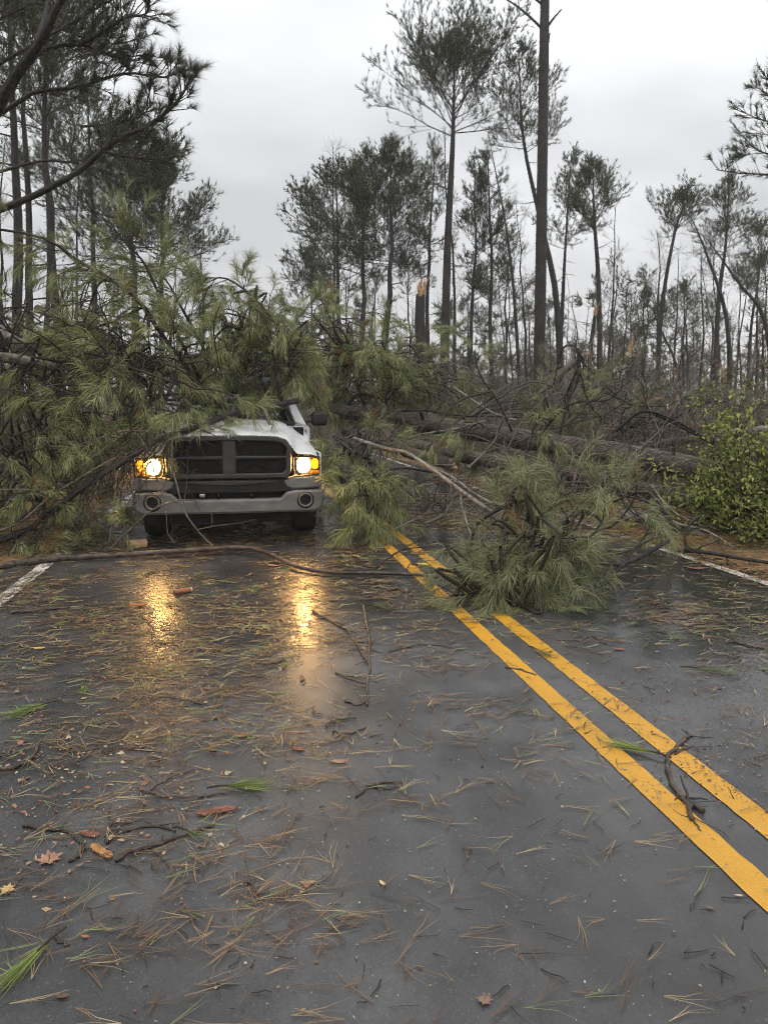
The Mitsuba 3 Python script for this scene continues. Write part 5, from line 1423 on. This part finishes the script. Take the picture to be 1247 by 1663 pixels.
BR, OR, TAN, RED = (.15, .070, .035), (.34, .165, .05), (.33, .22, .13), (.20, .075, .045)
LV = [
    ('reddish brown bark plate left of the bright green tuft', (353, 1321), .070, RED, -1.45, 'bark', 'bark', .06, 'bark_piece', .004), ('orange tan bark strip, long and narrow, at the lower left', (166, 1386), .056, OR, .75, 'bark', 'bark', .05, 'bark_piece', .003),
    ('crumpled tan lobed leaf at the lower left', (80, 1398), .045, (.33, .17, .10), .3, 'leaf', 'maple', .3, 'fallen_leaf', 0), ('dark red brown leaf above the orange bark strip', (145, 1357), .042, (.20, .07, .045), 1.1, 'leaf', 'leaf', .25, 'fallen_leaf', 0),
    ('rust coloured curled leaf on the left lane, left of the right headlight reflection', (391, 1197), .038, (.36, .12, .04), 1.2, 'leaf', 'leaf', .5, 'fallen_leaf', 0), ('brown curled leaf left of the rust coloured one', (346, 1218), .036, BR, .2, 'leaf', 'leaf', .5, 'fallen_leaf', 0),
    ('reddish leaf on the asphalt under the right headlight reflection', (484, 1218), .036, (.26, .10, .06), 1.0, 'leaf', 'leaf', .3, 'fallen_leaf', 0), ('pale brown leaf right of the reddish leaf on the asphalt', (549, 1239), .040, (.30, .19, .13), 1.4, 'leaf', 'leaf', .2, 'fallen_leaf', 0),
    ('yellow leaf at the left below the white line', (62, 1054), .045, (.58, .40, .10), 1.4, 'leaf', 'leaf', .2, 'fallen_leaf', 0), ('dark brown double leaf on the right headlight reflection', (491, 1104), .040, (.20, .085, .035), .1, 'leaf', 'leaf', .5, 'fallen_leaf', 0),
    ('reddish brown leaf on the right lane below the foreground bough', (1004, 1056), .045, (.20, .075, .045), 1.2, 'leaf', 'leaf', .4, 'fallen_leaf', 0), ('tiny yellow leaf in the lower middle of the left lane', (621, 1437), .016, (.62, .52, .22), .4, 'leaf', 'leaf', .3, 'fallen_leaf', 0),
    ('small tan leaf just left of the yellow line at lower right', (1199, 1457), .014, (.45, .30, .20), 1.2, 'leaf', 'leaf', .2, 'fallen_leaf', 0), ('dark crumpled leaf at the bottom left', (100, 1621), .020, (.12, .06, .045), 1.3, 'leaf', 'leaf', .5, 'fallen_leaf', 0),
    ('crumpled brown leaf at the bottom right of the middle', (787, 1628), .022, (.22, .13, .09), 1.2, 'leaf', 'maple', .5, 'fallen_leaf', 0), ('flat tan leaf in the lower middle among dry needles', (500, 1436), .026, (.34, .20, .14), 1.4, 'leaf', 'leaf', .15, 'fallen_leaf', 0),
    ('yellowish leaf at the left frame edge in the lower part', (12, 1447), .026, (.50, .34, .12), 1.3, 'leaf', 'maple', .2, 'fallen_leaf', 0), ('orange bark chip beneath the left headlight reflection', (225, 985), .070, (.45, .17, .05), 1.4, 'bark', 'bark', .1, 'bark_piece', .01),
    ('brown leaf lying on the long thin branch side of the right headlight reflection', (445, 920), .080, (.30, .14, .08), 1.2, 'leaf', 'leaf', .5, 'fallen_leaf', 0), ('small rust leaf lower left beside the hooked twig', (139, 1524), .014, (.34, .13, .07), 1.2, 'leaf', 'leaf', .3, 'fallen_leaf', 0),
    ('grey leaf left of the yellow line at the lower right', (1152, 1477), .016, (.12, .10, .085), .8, 'leaf', 'leaf', .4, 'fallen_leaf', 0), ('small brown leaf touching the left edge of the left yellow line', (1012, 1252), .018, (.25, .15, .08), 1.2, 'leaf', 'leaf', .2, 'fallen_leaf', 0),
    ('brown leaf on the right lane near the right edge of the frame', (1130, 925), .085, (.17, .065, .04), 1.2, 'leaf', 'leaf', .4, 'fallen_leaf', 0),
]
for q in LV: flat_leaf(*q)

key = thing('wood_piece', 'short round orange brown stick piece with a pale cut end, on the left lane', 'stick')
a, b = G(283, 966), G(309, 962); a[2] = b[2] = .022
put(key + '__body', rough_tube(np.linspace(a, b, 5), .021, .021, 12, 8, 3, .05), principled((.34, .135, .05), .5), True)
put(key + '__end', tubes(np.array([[b + unit(b - a) * -.002, b + unit(b - a) * .012]]), np.array([[.020, .019]]), 12), principled((.55, .48, .38), .5), True)
key = thing('wood_piece', 'chunk of broken wood, tan with a white side, in front of the left wheel', 'wood')
a, b = G(210, 893), G(236, 892)
hc = trimesh.convex.convex_hull(np.vstack([a, b])[np.random.default_rng(1).integers(0, 2, 26)] + np.random.default_rng(2).uniform(-.055, .055, (26, 3)) + [0, 0, .06])
put(key, hc, 'm_wood', False)

key = thing('road_marker', 'small yellow raised pavement marker between the yellow lines', 'road marker')
p = G(686, 919); p[0] = 1.655
mk = hull([(x * .05, y * .05, 0) for x in (-1, 1) for y in (-1, 1)] + [(x * .04, y * .03, .018) for x in (-1, 1) for y in (-1, 1)]); mk.apply_translation([p[0], p[1], .004])
scene[key] = mikit.ply(mk, principled((.70, .42, .05), .3), False)

# dry needles: fascicles of two or three, strewn more thickly where the wind and water left them
rng = np.random.default_rng(71)


def density(x, y):
    d = meshkit.fbm(np.stack([x * .8, y * .6, 0 * x], -1), octaves=4, seed=12)
    d2 = meshkit.fbm(np.stack([x * 2.6, y * 1.8, 0 * x + 3], -1), octaves=3, seed=14)
    zone = np.interp(y, [1.2, 2.2, 3.2, 4.2, 6, 9], [.22, .34, .62, .9, 1.0, 1.0])
    lane = np.interp(x, [-2.2, -1, .2, .8, 1.4, 1.9, 2.6, 4.3, 4.7], [1.3, 1.15, .85, .5, .24, .38, .85, 1.1, 1.8])
    return zone * lane * np.clip((d - .33) * 4.2, .13, 1) * np.clip((d2 - .28) * 3.2, .18, 1)


def scatter(n, x=(-2.1, 4.6), y=(1.3, 13)):
    xs, ys, out = [], [], 0
    while out < n:
        a, b = rng.uniform(*x, 40000), rng.uniform(*y, 40000)
        k = rng.random(40000) < density(a, b)
        xs.append(a[k]); ys.append(b[k]); out += k.sum()
    return np.concatenate(xs)[:n], np.concatenate(ys)[:n]


def straw(n, x, y, zmax=.012, L=(.09, .19), w=.0016, cols=None, zf=None, lie=.15):
    """n fascicles of three needles each, as curved flat ribbons"""
    ang = rng.random(n) * 6.283
    ang = np.where(rng.random(n) < .45, rng.normal(0.15, .5, n), ang)
    A = np.repeat(ang, 3) + rng.normal(0, 1, 3 * n) * np.repeat(np.where(rng.random(n) < .3, .16, .04), 3)
    X, Y = np.repeat(x, 3), np.repeat(y, 3)
    l = np.repeat(rng.uniform(*L, n), 3) * rng.uniform(.8, 1.05, 3 * n)
    bend = rng.normal(0, .25, 3 * n)
    z0 = np.repeat(rng.uniform(.0035, zmax, n), 3)
    pts = []
    for t in (0, .5, 1):
        aa = A + bend * t
        pts.append(np.stack([X + np.cos(aa) * l * t, Y + np.sin(aa) * l * t, z0 + rng.uniform(0, zmax * .5, 3 * n)], -1))
    if zf is not None:
        for q in pts: q[:, 2] += zf(q[:, 0], q[:, 1])
    side = np.stack([-np.sin(A), np.cos(A), rng.normal(0, .3, 3 * n)], -1) * (w * (.5 + .22 * Y))[:, None] * .5
    V = np.stack([pts[0] - side, pts[0] + side, pts[1] - side, pts[1] + side, pts[2]], 1).reshape(-1, 3)
    o = (np.arange(3 * n) * 5)[:, None]
    F = np.concatenate([o + [0, 1, 3], o + [0, 3, 2], o + [2, 3, 4]], 0)
    c = cols[rng.integers(0, len(cols), n)]
    C = np.repeat(np.repeat(c, 3, 0) * rng.uniform(.7, 1.25, (3 * n, 1)), 5, 0)
    return V, F, C


STRAW = np.array([(.30, .19, .09), (.23, .13, .06), (.15, .085, .045), (.10, .058, .035), (.42, .32, .16), (.20, .25, .08), (.14, .085, .05), (.06, .038, .025), (.28, .18, .095), (.12, .07, .04)])
x, y = scatter(14000)
m = 420                                                     # wet mats of needles that lie the same way
cx, cy = scatter(m)
k = rng.integers(0, m, 6500)
x = np.concatenate([x, cx[k] + rng.normal(0, .10, 6500)]); y = np.concatenate([y, cy[k] + rng.normal(0, .035, 6500)])
k2 = (x > -2.12) & (x < 4.58)
x, y = x[k2], y[k2]
near = np.array([G(rng.uniform(0, 1247), 1150 + 520 * rng.random() ** .8)[:2] for _ in range(150)])   # single needles on the cleaner near road
x, y = np.concatenate([x, near[:, 0]]), np.concatenate([y, near[:, 1]])
v, f, c = straw(len(x), x, y, cols=STRAW)
put('pine_straw', (v, f), 'm_litter', color=c, kind='stuff', label='dry brown pine needles strewn over the wet road'); labels['pine_straw']['category'] = 'pine needles'

# small leaf and bark crumbs
n = 20000
x, y = scatter(n)
big = rng.random(n) < .05
s = rng.uniform(.002, .009, n) * np.where(big, 2.2, 1) * (.6 + .10 * y); an = rng.random(n) * 6.283; asp = rng.uniform(.25, .8, n)
P = np.stack([x, y, rng.uniform(.004, .008, n)], -1)
ux = np.stack([np.cos(an), np.sin(an), rng.normal(0, .18, n)], -1) * s[:, None]; uy = np.stack([-np.sin(an), np.cos(an), rng.normal(0, .18, n)], -1) * (s * asp)[:, None]
V = np.stack([P - ux, P - uy * rng.uniform(.6, 1.2, (n, 1)), P + ux, P + uy], 1); V[..., 2] = np.maximum(V[..., 2], .003)
o = (np.arange(n) * 4)[:, None]
CR = np.array([(.14, .075, .04), (.09, .05, .03), (.22, .12, .06), (.05, .035, .025), (.30, .20, .11), (.20, .08, .045), (.42, .36, .26)])
c = CR[rng.integers(0, len(CR), n)] * rng.uniform(.7, 1.2, (n, 1))
put('leaf_litter', (V.reshape(-1, 3), np.concatenate([o + [0, 1, 2], o + [0, 2, 3]], 0)), 'm_litter', color=np.repeat(c, 4, 0), kind='stuff', label='small crumbs of leaf and bark strewn over the wet road'); labels['leaf_litter']['category'] = 'leaf litter'

# washed-up mulch: chunkier leaf and bark fragments in the left lane, reddish crumbs in the right lane
def mulch(n, regions, smin, smax, cols, name, label):
    px = np.concatenate([np.stack([rng.normal(a, sa, int(n * w)), rng.normal(b, sb, int(n * w))], 1) for a, b, sa, sb, w in regions])
    P = np.array([G(*q) for q in px if q[1] > 930])
    P = P[(P[:, 0] > -2.1) & (P[:, 0] < 4.55)]
    m = len(P); P[:, 2] = rng.uniform(.004, .012, m)
    s = rng.uniform(smin, smax, m) * (.6 + .15 * P[:, 1]) * rng.choice([.5, .7, 1, 1.5], m)
    an = rng.random(m) * 6.283; asp = rng.uniform(.18, .7, m)
    ring_ = []
    for k in range(6):
        t = k / 6 * 6.283; rr_ = rng.uniform(.55, 1.15, m)
        u, v_ = np.cos(t) * s * rr_, np.sin(t) * s * asp * rr_
        ring_.append(P + np.stack([np.cos(an) * u - np.sin(an) * v_, np.sin(an) * u + np.cos(an) * v_, rng.uniform(-.1, .45, m) * s], -1))
    V = np.stack([P + np.stack([0 * s, 0 * s, .10 * s], -1)] + ring_, 1); V[..., 2] = np.maximum(V[..., 2], .0035)
    o = (np.arange(m) * 7)[:, None]
    F = np.concatenate([o + [0, 1 + k, 1 + (k + 1) % 6] for k in range(6)], 0)
    c = np.asarray(cols)[rng.integers(0, len(cols), m)][:, None, :] * rng.uniform(.65, 1.25, (m, 7, 1))
    put(name, (V.reshape(-1, 3), F), 'm_litter', color=c.reshape(-1, 3), kind='stuff', label=label); labels[name]['category'] = 'leaf litter'


mulch(900, [(140, 1265, 130, 48, .40), (60, 1190, 90, 45, .22), (330, 1190, 120, 55, .15), (120, 1370, 110, 40, .13), (420, 1300, 130, 80, .10)], .005, .013,
      [(.26, .15, .08), (.17, .085, .05), (.36, .25, .14), (.10, .055, .035), (.30, .12, .06), (.44, .36, .22), (.06, .04, .03)], 'leaf_mulch', 'washed up mulch of brown leaf and bark bits in the left lane')
mulch(1500, [(620, 1450, 420, 150, .55), (700, 1200, 330, 110, .45)], .0022, .0055, [(.36, .30, .21), (.30, .20, .12), (.16, .10, .06), (.42, .38, .30), (.08, .05, .035), (.30, .20, .11)], 'wood_crumbs', 'pale crumbs of wood and bark strewn over the near road')
mulch(1500, [(1150, 1190, 90, 45, .40), (1120, 1110, 110, 30, .30), (1000, 1060, 120, 40, .15), (1200, 1250, 60, 30, .15)], .003, .009,
      [(.15, .075, .05), (.11, .055, .04), (.20, .10, .065), (.07, .04, .03), (.26, .17, .10)], 'bark_crumbs', 'reddish brown bark crumbs washed over the right lane')

# thin twig bits
acc = Acc(); x, y = scatter(900)
near = np.array([G(rng.uniform(0, 1247), rng.uniform(1000, 1663))[:2] for _ in range(150)])
x, y = np.concatenate([x, near[:, 0]]), np.concatenate([y, near[:, 1]])
for a, b in zip(x, y):
    tw, _ = curve(np.array([a, b, .006]), np.array([rng.normal() + .6, rng.normal() * .7, 0]), rng.uniform(.012, .12) * (.5 + .16 * b), 4, rng, .2, 0)
    tw[:, 2] = rng.uniform(.004, .010, 4)
    acc.tube(tw, rng.uniform(.0009, .0026) * np.array([1, .9, .8, .6]), 4)
put('twig_litter', acc.mesh(), 'm_twig', True, kind='stuff', label='small dark twig bits strewn over the wet road'); labels['twig_litter']['category'] = 'twigs'

# straw on the verges
n = 9000
x = np.where(rng.random(n) < .8, np.where(rng.random(n) < .12, rng.normal(4.42, .10, n), rng.uniform(4.42, 8.5, n)), rng.uniform(-4.5, -1.95, n)); y = rng.uniform(4, 15, n)
v, f, c = straw(n, x, y, .03, (.10, .20), .0024, np.array([(.36, .19, .07), (.30, .14, .055), (.24, .12, .05), (.40, .24, .10), (.20, .11, .05), (.33, .24, .10), (.17, .16, .06)]), ground_z)
v[:, 2] = np.maximum(v[:, 2], .004)
put('verge_straw', (v, f), 'm_litter', color=c, kind='stuff', label='orange brown pine straw covering the road verges'); labels['verge_straw']['category'] = 'pine straw'

# bits on the hood
key = 'hood_litter'
n = 260
hx_, hy_ = rng.uniform(-.6, .62, n), rng.uniform(.06, 1.4, n)
hz = np.interp(hy_, ys, zc) - .012 * np.abs(hx_ / .5) ** 3 + .008
P = np.stack([hx_, hy_ + .08 * hx_ ** 2, hz], -1) + TR
an = rng.random(n) * 6.283; l = np.where(rng.random(n) < .3, rng.uniform(.03, .09, n), rng.uniform(.004, .014, n)); w = np.where(l > .02, .002, l * .5)
ux = np.stack([np.cos(an), np.sin(an), np.sin(an) * .09], -1) * l[:, None]; uy = np.stack([-np.sin(an), np.cos(an), np.cos(an) * .09], -1) * w[:, None]
V = np.stack([P - ux, P - uy, P + ux, P + uy], 1).reshape(-1, 3); o = (np.arange(n) * 4)[:, None]
put(key, (V, np.concatenate([o + [0, 1, 2], o + [0, 2, 3]], 0)), 'm_litter', color=np.repeat(CR[rng.integers(0, len(CR), n)], 4, 0), kind='stuff', label='bits of bark and needles strewn on the pickup hood'); labels[key]['category'] = 'leaf litter'
